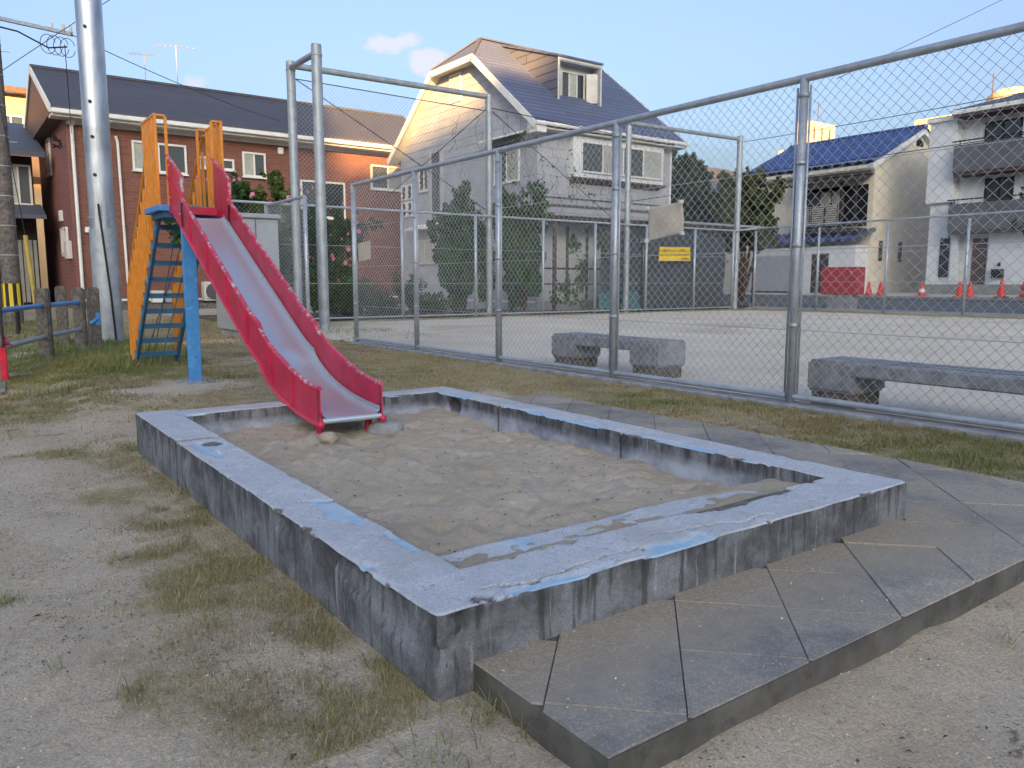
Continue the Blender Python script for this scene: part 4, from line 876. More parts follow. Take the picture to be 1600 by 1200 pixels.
# ------------------------------------------------------------------ window builder
def window(par, plane, c, u0, u1, z0, z1, outn, n=2, frame='white', fw=.055, panes=None, name='window', grille=False, sill=True):
    # plane 'Y': u is X and c is Y; plane 'X': u is Y and c is X; outn is -1 when facing the negative axis
    def bx(m, ua, ub, za, zb, d0, d1):
        a, b = sorted((c + outn * d0, c + outn * d1))
        if plane == 'Y': m.box(ua, ub, a, b, za, zb)
        else: m.box(a, b, ua, ub, za, zb)
    m = MB(); bx(m, u0, u1, z1 - fw, z1, -.02, .06); bx(m, u0, u1, z0, z0 + fw, -.02, .065); bx(m, u0, u0 + fw, z0 + fw, z1 - fw, -.02, .058); bx(m, u1 - fw, u1, z0 + fw, z1 - fw, -.02, .058)
    for k in range(1, n): uu = u0 + (u1 - u0) * k / n; bx(m, uu - fw * .4, uu + fw * .4, z0 + fw, z1 - fw, -.02, .05)
    f = m.build(name, frame, par)
    for k in range(n):
        a = u0 + (u1 - u0) * k / n + (fw if k == 0 else fw * .4); b = u0 + (u1 - u0) * (k + 1) / n - (fw if k == n - 1 else fw * .4)
        m = MB(); bx(m, a, b, z0 + fw, z1 - fw, .006 + .012 * (k % 2), .016 + .012 * (k % 2)); p = (panes or ['glass'])[k % len(panes or ['glass'])]; m.build('pane', p, f)
    if sill: m = MB(); bx(m, u0 - .03, u1 + .03, z0 - .035, z0 - .002, -.01, .09); m.build('sill', frame, f)
    if grille:
        k = 0; u = u0 + .06
        while u < u1 - .03: m = MB(); bx(m, u - .014, u + .014, z0 + .02, z1 - .02, .09, .11); m.build('grille_bar', 'offwhite', f); u += .13
        m = MB(); bx(m, u0, u1, z1 - .05, z1 - .01, .085, .115); bx(m, u0, u1, z0 + .01, z0 + .05, .085, .115); m.build('grille_rail', 'offwhite', f)
    return f

# ------------------------------------------------------------------ brick house
bh = thing('brick_house', (8, 24.07, 0), 'long red brick two storey house with dark slate roof behind the slide', 'house')
YB = 24.07
m = MB(); m.box(3.03, 14.6, YB, YB + 6.9, .5, 5.28); m.build('front_wall', 'brickY', bh)
m = MB(); m.prism([(2.995, YB + .01, .5), (2.995, YB + 6.89, .5), (2.995, YB + 6.89, 5.28), (2.995, YB + 3.45, 7.02), (2.995, YB + .01, 5.28)], (.05, 0, 0)); m.build('side_wall', 'brickX', bh)
m = MB(); m.box(2.98, 14.62, YB - .03, YB + 6.95, -.1, .52); m.build('plinth', 'concrete_old', bh)
m = MB(); m.box(3.0, 14.6, YB - .045, YB - .031, .47, .53); m.build('base_trim', 'white', bh)
rz, ez = 7.13, 5.36; yc = YB + 3.45
for s_, nm in ((-1, 'near'), (1, 'far')):
    ye = yc + s_ * 3.95
    m = MB(); m.prism([(2.62, ye, ez), (14.8, ye, ez), (14.8, yc, rz), (2.62, yc, rz)], (0, 0, .09)); m.build('roof_slope', 'roof_dark', bh)
    m = MB(); m.bar((2.60, ye, ez + .0), (2.60, yc, rz + .0), .04, .20); m.build('barge_board', 'white', bh)
m = MB(); m.box(2.6, 14.8, yc - .1, yc + .1, rz + .06, rz + .13); m.build('ridge_cap', 'roof_dark', bh)
m = MB(); m.box(2.62, 14.8, YB - .62, YB - .5, 5.25, 5.37); m.build('gutter', 'white', bh, bevel=.02)
m = MB(); m.box(2.62, 14.8, YB - .5, YB + .02, 5.19, 5.25); m.box(3.0, 14.7, YB - .06, YB, 5.10, 5.19); m.build('soffit', 'offwhite', bh)
m = MB(); m.prism([(2.63, YB - .45, 5.30), (2.63, yc, 6.98), (2.63, yc + 3.9, 5.30)], (.36, 0, 0)); m.build('gable_soffit', 'brown', bh)
window(bh, 'Y', YB, 4.55, 5.13, 4.04, 4.84, -1, 1, panes=['curtain']); window(bh, 'Y', YB, 5.2, 5.97, 4.02, 4.83, -1, 1, panes=['screen'])
window(bh, 'Y', YB, 6.25, 6.7, 4.24, 4.58, -1, 1, panes=['curtain']); window(bh, 'Y', YB, 6.78, 7.3, 4.24, 4.56, -1, 1)
window(bh, 'Y', YB, 7.55, 8.24, 4.1, 4.82, -1, 2, panes=['curtain', 'screen']); window(bh, 'Y', YB, 11.7, 12.95, 4.02, 4.80, -1, 2, panes=['screen', 'curtain'])
window(bh, 'Y', YB, 9.3, 10.78, 3.0, 4.14, -1, 2, panes=['screen', 'glass']); window(bh, 'Y', YB, 10.05, 10.45, 1.75, 2.5, -1, 1); window(bh, 'Y', YB, 6.9, 8.4, 1.2, 2.6, -1, 2, panes=['curtain', 'glass'])
for p in ((8.62, 4.84, .17, .2), (3.27, 2.30, .14, .15)):
    m = MB(); m.box(p[0], p[0] + p[2], YB - .1, YB, p[1], p[1] + p[3]); m.build('vent_hood', 'white', bh, bevel=.02)
m = MB(); m.path([(3.12, YB - .06, 5.2), (3.12, YB - .06, .5)], .045, 10); m.box(3.04, 3.2, YB - .14, YB - .01, 5.08, 5.24); m.build('downpipe', 'white', bh)
m = MB(); m.path([(4.16, YB - .06, 4.9), (4.2, YB - .06, 4.75), (4.24, YB - .06, 1.0), (4.3, YB - .06, .75), (4.42, YB - .06, .7)], .035, 8); m.build('pipe_cover', 'white', bh, smooth=True)
window(bh, 'X', 2.995, 27.6, 28.3, 4.2, 5.25, -1, 1); window(bh, 'X', 2.995, 25.1, 25.9, 1.75, 2.5, -1, 2, grille=True, panes=['curtain', 'glass'])
m = MB(); m.box(2.86, 3.0, 24.5, 25.0, 1.62, 2.1); m.build('meter_box', 'offwhite', bh, bevel=.01)
m = MB(); m.box(2.9, 3.0, 25.85, 26.1, 2.7, 3.0); m.build('vent_box', 'offwhite', bh, bevel=.01)
m = MB()
for k in range(5): m.tube((2.9, 24.2 + .08 * k, 4.5 + .1 * (k % 3)), (2.7, 24.15 + .1 * k, 4.85 - .08 * k), .02, 5)
m.build('cable_bracket', 'black', bh)
t = thing('air_conditioner', (6.45, YB - .55, .43), 'white air conditioner outdoor unit at the foot of the brick house', 'air conditioner')
m = MB(); m.box(6.12, 6.82, YB - .62, YB - .32, .45, 1.0); m.build('casing', 'offwhite', t, bevel=.015)
m = MB(); m.tube((6.40, YB - .615, .72), (6.40, YB - .632, .72), .235, 24); m.build('fan_grille', 'charcoal', t)
for k in range(7): m = MB(); m.box(6.18, 6.62, YB - .642, YB - .634, .52 + k * .065, .53 + k * .065); m.build('grille_bar', 'black', t)
for k in (6.2, 6.72): m = MB(); m.box(k - .04, k + .04, YB - .62, YB - .3, .30, .45); m.build('foot', 'black', t)
m = MB(); m.box(6.45, 6.75, YB - .5, YB - .36, 1.01, 1.15); tag(m.build('small_box', 'offwhite', bevel=.01), 'small white box on top of the air conditioner', 'box')
for k, (x, mm, lb) in enumerate(((4.75, 'white', 'white storage tub at the foot of the brick house'), (5.08, 'lightgrey', 'grey storage tub between the white and teal tubs'), (5.42, 'teal', 'teal storage tub at the foot of the brick house'))):
    t = thing('storage_tub', (x, YB - .5, .4), lb, 'tub', 'tubs below the brick wall'); m = MB(); m.prism([(x, YB - .6, .42), (x + .28, YB - .6, .42), (x + .30, YB - .6, .72), (x - .02, YB - .6, .72)], (0, .3, 0)); m.build('body', mm, t, bevel=.015); m = MB(); m.box(x - .03, x + .31, YB - .61, YB - .29, .72, .75); m.build('lid', mm, t)
m = MB(); m.box(3.2, 9.0, YB - 1.5, YB - .03, -.1, .40); tag(m.build('foundation_ledge', 'concrete_old'), kind='structure')
t = thing('roof_antenna', (6.6, 27.5, 7.2), 'pair of lit television antennas on the brick house roof', 'antenna')
for ax, az, ln in ((6.7, 8.5, 1.2), (5.75, 8.1, .9)):
    m = MB(); m.tube((ax, 27.6, 7.1), (ax, 27.6, az), .014, 6); m.build('mast', 'galv', t)
    m = MB(); m.tube((ax - ln / 2, 27.4, az - .12), (ax + ln / 2, 27.8, az + .05), .009, 5)
    for k in range(8): f = k / 7 - .5; c = Vector((ax + ln * f, 27.6 + .4 * f, az - .03 + .17 * f)); m.tube(c - Vector((-.1, .26, 0)), c + Vector((-.1, .26, 0)), .005, 4)
    m.build('boom', 'galv', t)
# old wooden house and lit block at far left
oh = thing('wooden_house', (0, 29, 0), 'old dark wooden house behind the utility pole', 'house')
m = MB(); m.box(-4.5, 2.45, 27.2, 35, 0, 4.6); m.build('wall', 'wood', oh)
m = MB(); m.prism([(-4.8, 26.4, 4.5), (2.72, 26.4, 4.5), (2.72, 31, 6.0), (-4.8, 31, 6.0)], (0, 0, .14)); m.build('roof', 'roof_black', oh)
m = MB(); m.prism([(-4.8, 26.0, 2.75), (2.6, 26.0, 2.75), (2.6, 27.25, 3.15), (-4.8, 27.25, 3.15)], (0, 0, .1)); m.build('lower_roof', 'roof_black', oh)
window(oh, 'Y', 27.2, 1.75, 2.4, 3.2, 4.35, -1, 2, frame='offwhite', panes=['curtain', 'screen'])
for k in range(5): m = MB(); m.box(1.75 + .13 * k, 1.78 + .13 * k, 26.9, 26.93, .3, 2.3); m.build('lattice_bar', 'wood', oh)
m = MB(); m.box(1.72, 2.4, 27.05, 27.1, .4, 2.2); m.build('lattice_panel', 'curtain', oh)
ob = thing('tan_building', (1, 42, 0), 'tan building lit by low sun beyond the old wooden house', 'building')
m = MB(); m.box(-8, 4.6, 42, 52, 0, 9.2); m.build('wall', 'orangewall', ob); m = MB(); m.box(-8.4, 4.9, 41.5, 52.4, 9.2, 9.45); m.build('roof', 'brown', ob)
for k in range(3): window(ob, 'Y', 42, -.9 + 1.75 * k, .1 + 1.75 * k, 6.7, 8.3, -1, 2)
m = MB(); m.box(-8, 4.6, 41.1, 41.2, 5.6, 6.6); m.build('balcony_wall', 'brown', ob)
for k in range(8): m = MB(); m.tube((-.5 + .6 * k, 41.12, 6.6), (-.5 + .6 * k, 41.12, 7.3), .03, 5); m.build('baluster', 'brown', ob)

BS = 1.36                                              # the brick house row stands farther back
for o in [o for o in COL.objects if o.parent is None and o.name.split('.')[0] in ('brick_house', 'air_conditioner', 'small_box', 'storage_tub', 'foundation_ledge', 'roof_antenna', 'wooden_house', 'tan_building')]:
    o.location = (o.location.x * BS, o.location.y * BS, o.location.z * BS - .35); o.scale = (BS, BS, BS)   # built at a smaller unit, set to its real size on its plot
# ------------------------------------------------------------------ grey house
gy = thing('grey_house', (19.5, 21.2, 0), 'grey sided house with half hipped slate roof and dormer behind the back fence', 'house')
XG, YG0, YG1, XE = 16.4, 21.2, 30.7, 22.74
EZ, HZ, RZ, YC = 6.15, 9.05, 10.12, 25.93; SL = (HZ - EZ) / (24.48 - 20.75)
m = MB(); m.prism([(XG + .02, YG0 + .02, 0), (XG + .02, YG1, 0), (XG + .02, YG1, 6.2), (XG + .02, 27.2, 9.0), (XG + .02, 24.66, 9.0), (XG + .02, YG0 + .02, 6.3)], (XE - XG - .04, 0, 0)); m.build('wall_core', 'siding', gy)
def roofz(y): return EZ + SL * (min(abs(y - 20.75), abs(31.11 - y)))
def siding_course(z0, z1, plane):
    if plane == 'X':
        P = [(YG0, z0), (YG1 + .05, z0), (YG1 + .05, z1), (YG0, z1)]
        P = clip(P, -SL, 1, EZ - SL * 20.75 - .05); P = clip(P, SL, 1, EZ + SL * 31.11 - .05); P = clip(P, 0, 1, 9.02)
        if len(P) < 3 or area(P) < .01: return
        m = MB(); m.add([(XG - (.022 if z < z1 - .02 else .008), y, z) for y, z in P] + [(XG + .03, y, z) for y, z in P], [tuple(range(len(P)))[::-1]] + [(k, (k + 1) % len(P), len(P) + (k + 1) % len(P), len(P) + k) for k in range(len(P))])
    else:
        m = MB(); m.add([(XG - .02, YG0 - .022, z0), (XE, YG0 - .022, z0), (XE, YG0 - .008, z1), (XG - .02, YG0 - .008, z1), (XG - .02, YG0 + .03, z0), (XE, YG0 + .03, z0), (XE, YG0 + .03, z1), (XG - .02, YG0 + .03, z1)], [(0, 1, 2, 3), (0, 4, 5, 1), (3, 2, 6, 7), (0, 3, 7, 4), (1, 5, 6, 2)])
    bm = bmesh.new(); me = m.mesh('siding_board', ORG[gy.name]); bm.from_mesh(me); bmesh.ops.recalc_face_normals(bm, faces=bm.faces); bm.to_mesh(me); bm.free(); link('siding_board', me, 'siding', gy)
z = .35
while z < 9.0:
    siding_course(z, min(z + .296, 9.02), 'X')
    if z + .296 < 6.2: siding_course(z, z + .296, 'Y')
    z += .30
m = MB(); m.box(XE, XE + .03, YG0 - .03, YG1, .3, 6.1); m.build('end_wall', 'siding', gy)
m = MB(); m.box(XE - .05, XE + .04, YG0 - .045, YG0 + .05, .3, 6.1); m.build('corner_trim', 'white', gy)
XR0, XR1 = 15.98, 23.12
def tri(name, poly, mat, th=-.12):
    m = MB(); m.prism(poly, (0, 0, th)); return m.build(name, mat, gy)
tri('roof_slope', [(XR0, 20.75, EZ), (XR1, 20.75, EZ), (XR1, YC, RZ), (17.28, YC, RZ), (XR0, 24.48, HZ)], 'roof_grey')
tri('roof_slope', [(XR0, 31.11, EZ), (XR1, 31.11, EZ), (XR1, YC, RZ), (17.28, YC, RZ), (XR0, 27.38, HZ)], 'roof_grey')
tri('roof_hip', [(XR0 - .02, 24.46, HZ + .003), (XR0 - .02, 27.40, HZ + .003), (17.28, YC, RZ + .003)], 'roof_grey')
for a, b in (((XR0, 24.47, HZ), (17.28, YC, RZ)), ((XR0, 27.39, HZ), (17.28, YC, RZ)), ((17.28, YC, RZ), (XR1, YC, RZ))):
    m = MB(); m.bar((a[0], a[1], a[2] + .03), (b[0], b[1], b[2] + .03), .16, .05); m.build('ridge_cap', 'roof_black', gy)
for a, b in (((20.75, EZ), (24.48, HZ)), ((24.45, HZ), (27.41, HZ)), ((27.38, HZ), (31.11, EZ))):
    m = MB(); m.bar((XR0 - .03, a[0], a[1] - .12), (XR0 - .03, b[0], b[1] - .12), .05, .22, (0, 0, 1)); m.build('barge_board', 'white', gy)
    m = MB(); m.bar((XR0 + .22, a[0], a[1] - .17), (XR0 + .22, b[0], b[1] - .17), .46, .03, (0, 0, 1)); m.build('soffit', 'offwhite', gy)
m = MB(); m.bar((XR1 + .02, 20.75, EZ - .09), (XR1 + .02, YC, RZ - .09), .04, .2, (0, 0, 1)); m.build('barge_board', 'white', gy)
m = MB(); m.path([(XR0 - .02, 20.68, EZ - .05), (XR1, 20.68, EZ - .05)], .065, 8); m.build('gutter', 'white', gy, smooth=True)
for k in range(14): m = MB(); m.box(16.2 + .52 * k, 16.23 + .52 * k, 20.6, 20.78, EZ - .13, EZ + .02); m.build('gutter_bracket', 'white', gy)
m = MB(); m.box(XR0, XR1, 20.72, YG0 + .1, EZ - .2, EZ - .16); m.build('eave_soffit', 'offwhite', gy)
m = MB(); m.prism([(XR0 + .02, 20.72, EZ - .32), (XR0 + .02, 21.25, EZ - .32), (XR0 + .02, 21.25, EZ + .15), (XR0 + .02, 20.72, EZ - .1)], (.4, 0, 0)); m.build('eave_return', 'white', gy)
# louvre vent in the gable
t_ = MB(); 
for a in ((25.86, 25.92), (26.60, 26.66)): t_.box(XG - .06, XG, a[0], a[1], 7.75, 8.78)
for a in ((7.75, 7.81), (8.72, 8.78)): t_.box(XG - .06, XG, 25.92, 26.60, a[0], a[1])
lv = t_.build('gable_vent', 'white', gy); m = MB(); m.box(XG - .03, XG - .024, 25.92, 26.6, 7.81, 8.72); m.build('vent_back', 'charcoal', lv)
for k in range(14): m = MB(); m.bar((XG - .045, 25.92, 7.84 + .064 * k), (XG - .045, 26.6, 7.84 + .064 * k), .03, .04, (0, 0, 1)); m.build('louvre_slat', 'white', lv)
# recess, windows and canopy on the gable side
m = MB(); m.box(XG - .032, XG + .0, 27.3, 28.1, 3.4, 6.1); m.build('recess_back', 'charcoal', gy)
for a in (27.22, 28.1): m = MB(); m.box(XG - .16, XG, a, a + .08, 3.4, 6.14); m.build('recess_jamb', 'siding', gy)
window(gy, 'X', XG - .02, 28.32, 29.1, 4.68, 5.6, -1, 2, panes=['screen', 'glass'])
for a in (29.72, 30.24):
    for b in (3.75, 4.45): window(gy, 'X', XG - .02, a, a + .42, b, b + .62, -1, 1, sill=False)
window(gy, 'X', XG - .02, 26.75, 29.4, 1.75, 2.72, -1, 4, panes=['curtain'], grille=True)
m = MB(); m.prism([(XG, 26.4, 3.3), (XG, 29.6, 3.3), (XG - .5, 29.6, 3.1), (XG - .5, 26.4, 3.1)], (0, 0, .06)); m.build('window_hood', 'white', gy)
window(gy, 'X', XG - .02, 22.15, 23.65, 4.44, 5.7, -1, 2, panes=['curtain', 'screen'])
m = MB(); m.prism([(XG, 21.7, 6.02), (XG, 23.95, 6.02), (XG - .55, 23.95, 5.86), (XG - .55, 21.7, 5.86)], (0, 0, .07)); m.build('window_hood', 'white', gy)
m = MB(); m.box(XG - .25, XG, 22.2, 23.6, 5.72, 5.84); m.build('shutter_box', 'charcoal', gy)
m = MB(); m.path([(XG - .05, 26.2, .4), (XG - .05, 26.2, 1.9)], .035, 8); m.build('drain_pipe', 'white', gy); m = MB(); m.path([(XG - .05, 29.35, .4), (XG - .05, 29.35, 3.2)], .035, 8); m.build('drain_pipe', 'white', gy)
m = MB(); m.box(XG - .03, XG, 21.3, 30.6, .28, .34); m.build('base_trim', 'white', gy)
# bay window on the front
m = MB(); m.box(17.72, 22.1, 20.93, YG0, 4.55, 5.92); m.build('bay_box', 'whitewall', gy, bevel=.01)
window(gy, 'Y', 20.93, 18.05, 22.0, 4.72, 5.76, -1, 4, panes=['screen', 'curtain', 'screen', 'curtain'], sill=False)
m = MB(); m.prism([(17.6, 20.85, 4.50), (22.2, 20.85, 4.50), (22.0, 21.2, 4.36), (17.8, 21.2, 4.36)], (0, 0, .05)); m.build('bay_base', 'brown', gy)
m = MB(); m.box(XG - .04, XE + .05, YG0 - .06, YG0 - .02, 3.55, 3.62); m.box(XG - .04, XE + .05, YG0 - .06, YG0 - .02, 3.82, 3.86); m.build('belt_course', 'charcoal', gy)
# porch and car port roof
m = MB(); m.box(15.9, 26.5, 19.75, 21.15, 3.0, 3.18); m.build('porch_roof', 'brown', gy, bevel=.01)
m = MB(); m.box(15.9, 26.5, 19.66, 19.745, 3.08, 3.17); m.build('porch_gutter', 'lightgrey', gy, bevel=.02)
for x in (16.1, 19.0, 23.6, 26.3): m = MB(); m.box(x - .05, x + .05, 19.85, 19.95, 0, 3.0); m.build('porch_post', 'brown', gy)
m = MB(); m.box(XG + .1, 20.0, YG0 - .06, YG0 - .03, .35, 2.95); m.build('porch_wall', 'whitewall', gy)
window(gy, 'Y', YG0 - .06, 20.3, 22.4, .45, 2.5, -1, 2, panes=['glass', 'screen'])
for a in (17.6, 18.5, 19.3): m = MB(); m.box(a, a + .10, YG0 - .10, YG0 - .061, .35, 2.9); m.build('porch_trim', 'brown', gy)
for zz in (.9, 1.4): m = MB(); m.box(15.9, 18.6, 20.2, 20.26, zz, zz + .06); m.build('porch_railing', 'black', gy)
# dormer
YD = 22.35; dx0, dx1, dz0, dz1 = 18.18, 20.22, 7.44, 8.86
zr = lambda y: EZ + SL * (y - 20.75)
def yat(zv): return 20.75 + (zv - EZ) / SL
ybk = 25.5; zbk = 9.92
for x in (dx0, dx1 - .08):
    m = MB(); m.prism([(x, YD, zr(YD) - .05), (x, YD, dz1), (x, ybk, zbk), (x, yat(zbk) + .1, zbk - .05)], (.08, 0, 0)); m.build('dormer_cheek', 'cheek', gy)
m = MB(); m.prism([(dx0 - .06, YD - .06, dz1 - .02), (dx1 + .06, YD - .06, dz1 - .02), (dx1 + .06, ybk + .3, zbk + .06), (dx0 - .06, ybk + .3, zbk + .06)], (0, 0, .08)); m.build('dormer_roof', 'roof_grey', gy)
m = MB(); m.box(dx0 + .08, dx1 - .08, YD + .38, YD + .44, 7.1, dz1); m.build('dormer_front', 'siding', gy)
m = MB(); m.box(dx0 - .012, dx0 + .05, YD - .025, YD + .0, 7.40, dz1 - .02); m.box(dx1 - .05, dx1 + .012, YD - .025, YD + .0, 7.40, dz1 - .02); m.box(dx0 + .05, dx1 - .05, YD - .025, YD + .0, dz1 - .10, dz1 - .02); m.build('dormer_frame', 'offwhite', gy)
m = MB(); m.box(dx0 + .082, dx1 - .082, YD, YD + .38, dz1 - .14, dz1 - .05); m.build('dormer_soffit', 'siding', gy)
for xa in (dx0 + .081, dx1 - .10): m = MB(); m.box(xa, xa + .019, YD, YD + .38, 7.40, dz1 - .14); m.build('dormer_reveal', 'siding', gy)
window(gy, 'Y', YD + .38, 18.6, 19.72, 7.48, 8.52, -1, 3, frame='offwhite', panes=['screen', 'curtain', 'glass'])
for a, b in ((18.22, 18.58), (19.70, 20.06)):
    m = MB(); m.bar((a, YD + .22, 8.0), (b, YD + (.34 if a < 19 else .02), 8.0), .04, 1.02, (0, 0, 1)); sh_ = m.build('dormer_shutter', 'offwhite', gy)
    for k in range(9): m = MB(); m.bar((a + .04, YD + .20, 7.6 + .09 * k), (b - .04, YD + (.31 if a < 19 else .01), 7.6 + .09 * k), .05, .03, (0, 0, 1)); m.build('louvre_slat', 'offwhite', sh_)
m = MB(); m.prism([(18.3, YD + .38, 7.46), (20.15, YD + .38, 7.46), (20.15, 21.55, zr(21.55) - .02), (18.3, 21.55, zr(21.55) - .02)], (0, 0, .03)); m.build('dormer_apron', 'roof_grey', gy)

# ------------------------------------------------------------------ houses across the street
bl = thing('blue_tile_house', (34, 22, .45), 'cream two storey house with blue glazed tile roof across the street', 'house')
XB = 34.0; YB0, YB1 = 19.5, 26.2
m = MB(); m.prism([(XB, YB0, .4), (XB + 7.4, YB0, .4), (XB + 7.4, YB0, 6.3), (XB + 3.7, YB0, 7.95), (XB, YB0, 6.3)], (0, YB1 - YB0, 0)); m.build('wall', 'cream', bl)
def kawara(name, x0, z0, x1, z1, y0, y1, par, rowl=.27, wv_=.27):
    ln = math.hypot(x1 - x0, z1 - z0); nr = int(ln / rowl) * 4 + 1; nc = int((y1 - y0) / wv_) * 6 + 1
    t_ = np.linspace(0, 1, nr); yy = np.linspace(y0, y1, nc); T, Yv = np.meshgrid(t_, yy, indexing='ij')
    saw = 1 - ((T * ln / rowl + .001) % 1.0); wav = .5 + .5 * np.cos(Yv / wv_ * 2 * np.pi); hgt = .08 * saw + .09 * wav ** .7
    Z = z0 + (z1 - z0) * T + hgt; X = x0 + (x1 - x0) * T; og = ORG[par.name]
    return link(name, np_mesh(name, np.stack([X - og[0], Yv - og[1], Z - og[2]], -1).reshape(-1, 3), grid_faces(nr, nc)), 'bluetile', par, smooth=False)
kawara('roof_tiles', XB - .55, 6.16, XB + 3.7, 8.10, YB0 - .25, YB1 + .25, bl); kawara('roof_tiles', XB + 7.95, 6.16, XB + 3.7, 8.10, YB0 - .25, YB1 + .25, bl)
m = MB(); m.box(XB + 3.55, XB + 3.85, YB0 - .3, YB1 + .3, 8.08, 8.28); m.build('ridge_tiles', 'bluetile', bl, bevel=.05)
for s_ in (0, 1):
    xa, xb = (XB - .5, XB + 3.7) if s_ == 0 else (XB + 7.9, XB + 3.7)
    m = MB(); m.bar((xa, YB0 - .12, 6.04), (xb, YB0 - .12, 7.96), .22, .22, (0, 0, 1)); m.build('barge_board', 'whitewall', bl)
m = MB(); m.box(XB - .5, XB - .42, YB0 - .2, YB1 + .2, 5.98, 6.14); m.build('gutter', 'offwhite', bl); m = MB(); m.box(XB - .42, XB, YB0, YB1, 5.92, 5.98); m.build('soffit', 'cream', bl)
m = MB(); m.prism([(XB + 3.4, YB0 - .03, 7.3), (XB + 4.0, YB0 - .03, 7.3), (XB + 4.0, YB0 - .03, 7.5), (XB + 3.7, YB0 - .03, 7.68), (XB + 3.4, YB0 - .03, 7.5)], (0, .025, 0)); m.build('gable_vent', 'black', bl)
for x in (34.8, 36.5): m = MB(); m.box(x - .12, x + .12, YB0 - .05, YB0 + .01, 1.95, 2.85); m.build('slit_window', 'glass', bl)
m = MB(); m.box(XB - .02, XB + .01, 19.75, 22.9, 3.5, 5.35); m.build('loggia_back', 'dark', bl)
window(bl, 'X', XB - .03, 20.9, 22.7, 4.0, 5.2, -1, 3, frame='brown', panes=['curtain', 'curtain', 'screen'], sill=False)
m = MB(); m.prism([(XB, 19.55, 5.72), (XB, 23.3, 5.72), (XB - 1.1, 23.3, 5.4), (XB - 1.1, 19.55, 5.4)], (0, 0, .1)); m.build('canopy', 'wood', bl)
for y in (19.8, 20.5, 22.9): m = MB(); m.box(XB - .95, XB - .85, y - .05, y + .05, 3.3, 5.45); m.build('loggia_post', 'wood', bl)
m = MB(); m.box(XB - 1.0, XB, 19.7, 23.0, 3.25, 3.4); m.build('balcony_floor', 'wood', bl)
m = MB(); m.box(XB - .93, XB - .90, 20.5, 22.9, 3.55, 4.45); m.build('balcony_screen', 'offwhite', bl)
for k in range(9): m = MB(); m.box(XB - .97, XB - .935, 20.5, 22.9, 3.58 + .1 * k, 3.605 + .1 * k); m.build('balcony_slat', 'wood', bl)
for y in (20.6, 21.2, 21.25, 21.9, 22.0, 22.6): m = MB(); m.box(XB - .985, XB - .971, y, y + .03, 3.5, 4.5); m.build('balcony_stile', 'wood', bl)
kawara('lower_roof_tiles', XB - 1.3, 2.72, XB - .0, 3.22, 19.5, 25.2, bl); m = MB(); m.bar((XB - 1.25, 19.45, 2.85), (XB + .1, 19.45, 3.35), .2, .16, (0, 0, 1)); m.build('lower_roof_edge', 'roof_black', bl)
m = MB(); m.box(XB - 1.0, XB + .02, 19.62, 25.2, .42, 2.62); m.build('ground_floor', 'whitewall', bl)
m = MB(); m.box(XB - 1.03, XB - 1.0, 22.3, 25.1, .55, 2.25); gsh = m.build('garage_shutter', 'shutter', bl)
for k in range(14): m = MB(); m.box(XB - 1.04, XB - 1.029, 22.3, 25.1, .6 + .118 * k, .61 + .118 * k); m.build('shutter_slat', 'lightgrey', gsh)
m = MB(); m.box(XB - 1.05, XB - .99, 22.3, 25.1, .44, .56); m.build('shutter_sill', 'black', bl)
m = MB(); m.box(XB - 1.03, XB - 1.0, 20.9, 21.75, .5, 2.3); m.build('entrance_door', 'wood', bl)
m = MB(); m.box(XB - 1.06, XB - 1.03, 21.2, 21.3, 1.3, 2.2); m.build('door_panel', 'glass', bl)

wh = thing('white_house', (34, 14, .45), 'new white three storey house with charcoal balconies at the right edge', 'house')
XW = 34.0; YW = 17.1
m = MB(); m.box(XW + .35, XW + 9, 6, YW - .2, .45, 7.7); m.build('wall', 'whitewall', wh)
m = MB(); m.box(XW - .15, XW + 6, 16.02, YW, 4.25, 7.5); m.build('corner_block', 'whitewall', wh, bevel=.01); m = MB(); m.box(XW + .05, XW + 6, 15.98, YW - .12, .9, 4.26); m.build('corner_base', 'whitewall', wh)
m = MB(); m.box(XW - .25, XW + 6.2, 15.9, YW + .12, 7.5, 7.66); m.build('corner_fascia', 'white', wh, bevel=.02)
m = MB(); m.prism([(XW - .2, 15.95, 7.66), (XW - .2, YW + .08, 7.66), (XW + 3, YW - .4, 8.3), (XW + 3, 15.95, 8.3)], (0, 0, .04)); m.build('corner_roof', 'roof_black', wh)
m = MB(); m.box(XW - .62, XW + 9, 6, 16.06, 7.62, 7.80); m.build('eave_fascia', 'white', wh, bevel=.02)
m = MB(); m.box(XW - .55, XW + .4, 6, 16.0, 7.52, 7.62); m.build('eave_soffit', 'brown', wh)
m = MB(); m.add([(XW - .6, 16.02, 7.82), (XW - .6, 6, 7.82), (XW + 9, 6, 7.82), (XW + 9, 16.02, 7.82), (XW + 3.6, 12.6, 9.15), (XW + 3.6, 9, 9.15)], [(0, 1, 5, 4), (1, 2, 5), (2, 3, 4, 5), (3, 0, 4)]); m.build('hip_roof', 'roof_black', wh)
for zb0, zb1, y0 in ((5.35, 6.42, 15.90), (3.05, 4.12, 15.95)):
    m = MB(); m.box(XW - .55, XW - .45, 6, y0, zb0, zb1); m.box(XW - .45, XW + .35, y0 - .1, y0, zb0, zb1); m.build('balcony_panel', 'charcoal', wh)
    m = MB(); m.box(XW - .5, XW + .36, 6, y0 - .02, zb0 - .12, zb0 + .02); m.build('balcony_floor', 'brown', wh)
    m = MB(); m.tube((XW - .5, 6, zb1 + .16), (XW - .5, y0 + .1, zb1 + .16), .03, 6); m.build('balcony_rail', 'black', wh)
    for k in range(8): m = MB(); m.tube((XW - .5, y0 - .2 - 1.2 * k, zb1), (XW - .5, y0 - .2 - 1.2 * k, zb1 + .16), .02, 5); m.build('rail_post', 'black', wh)
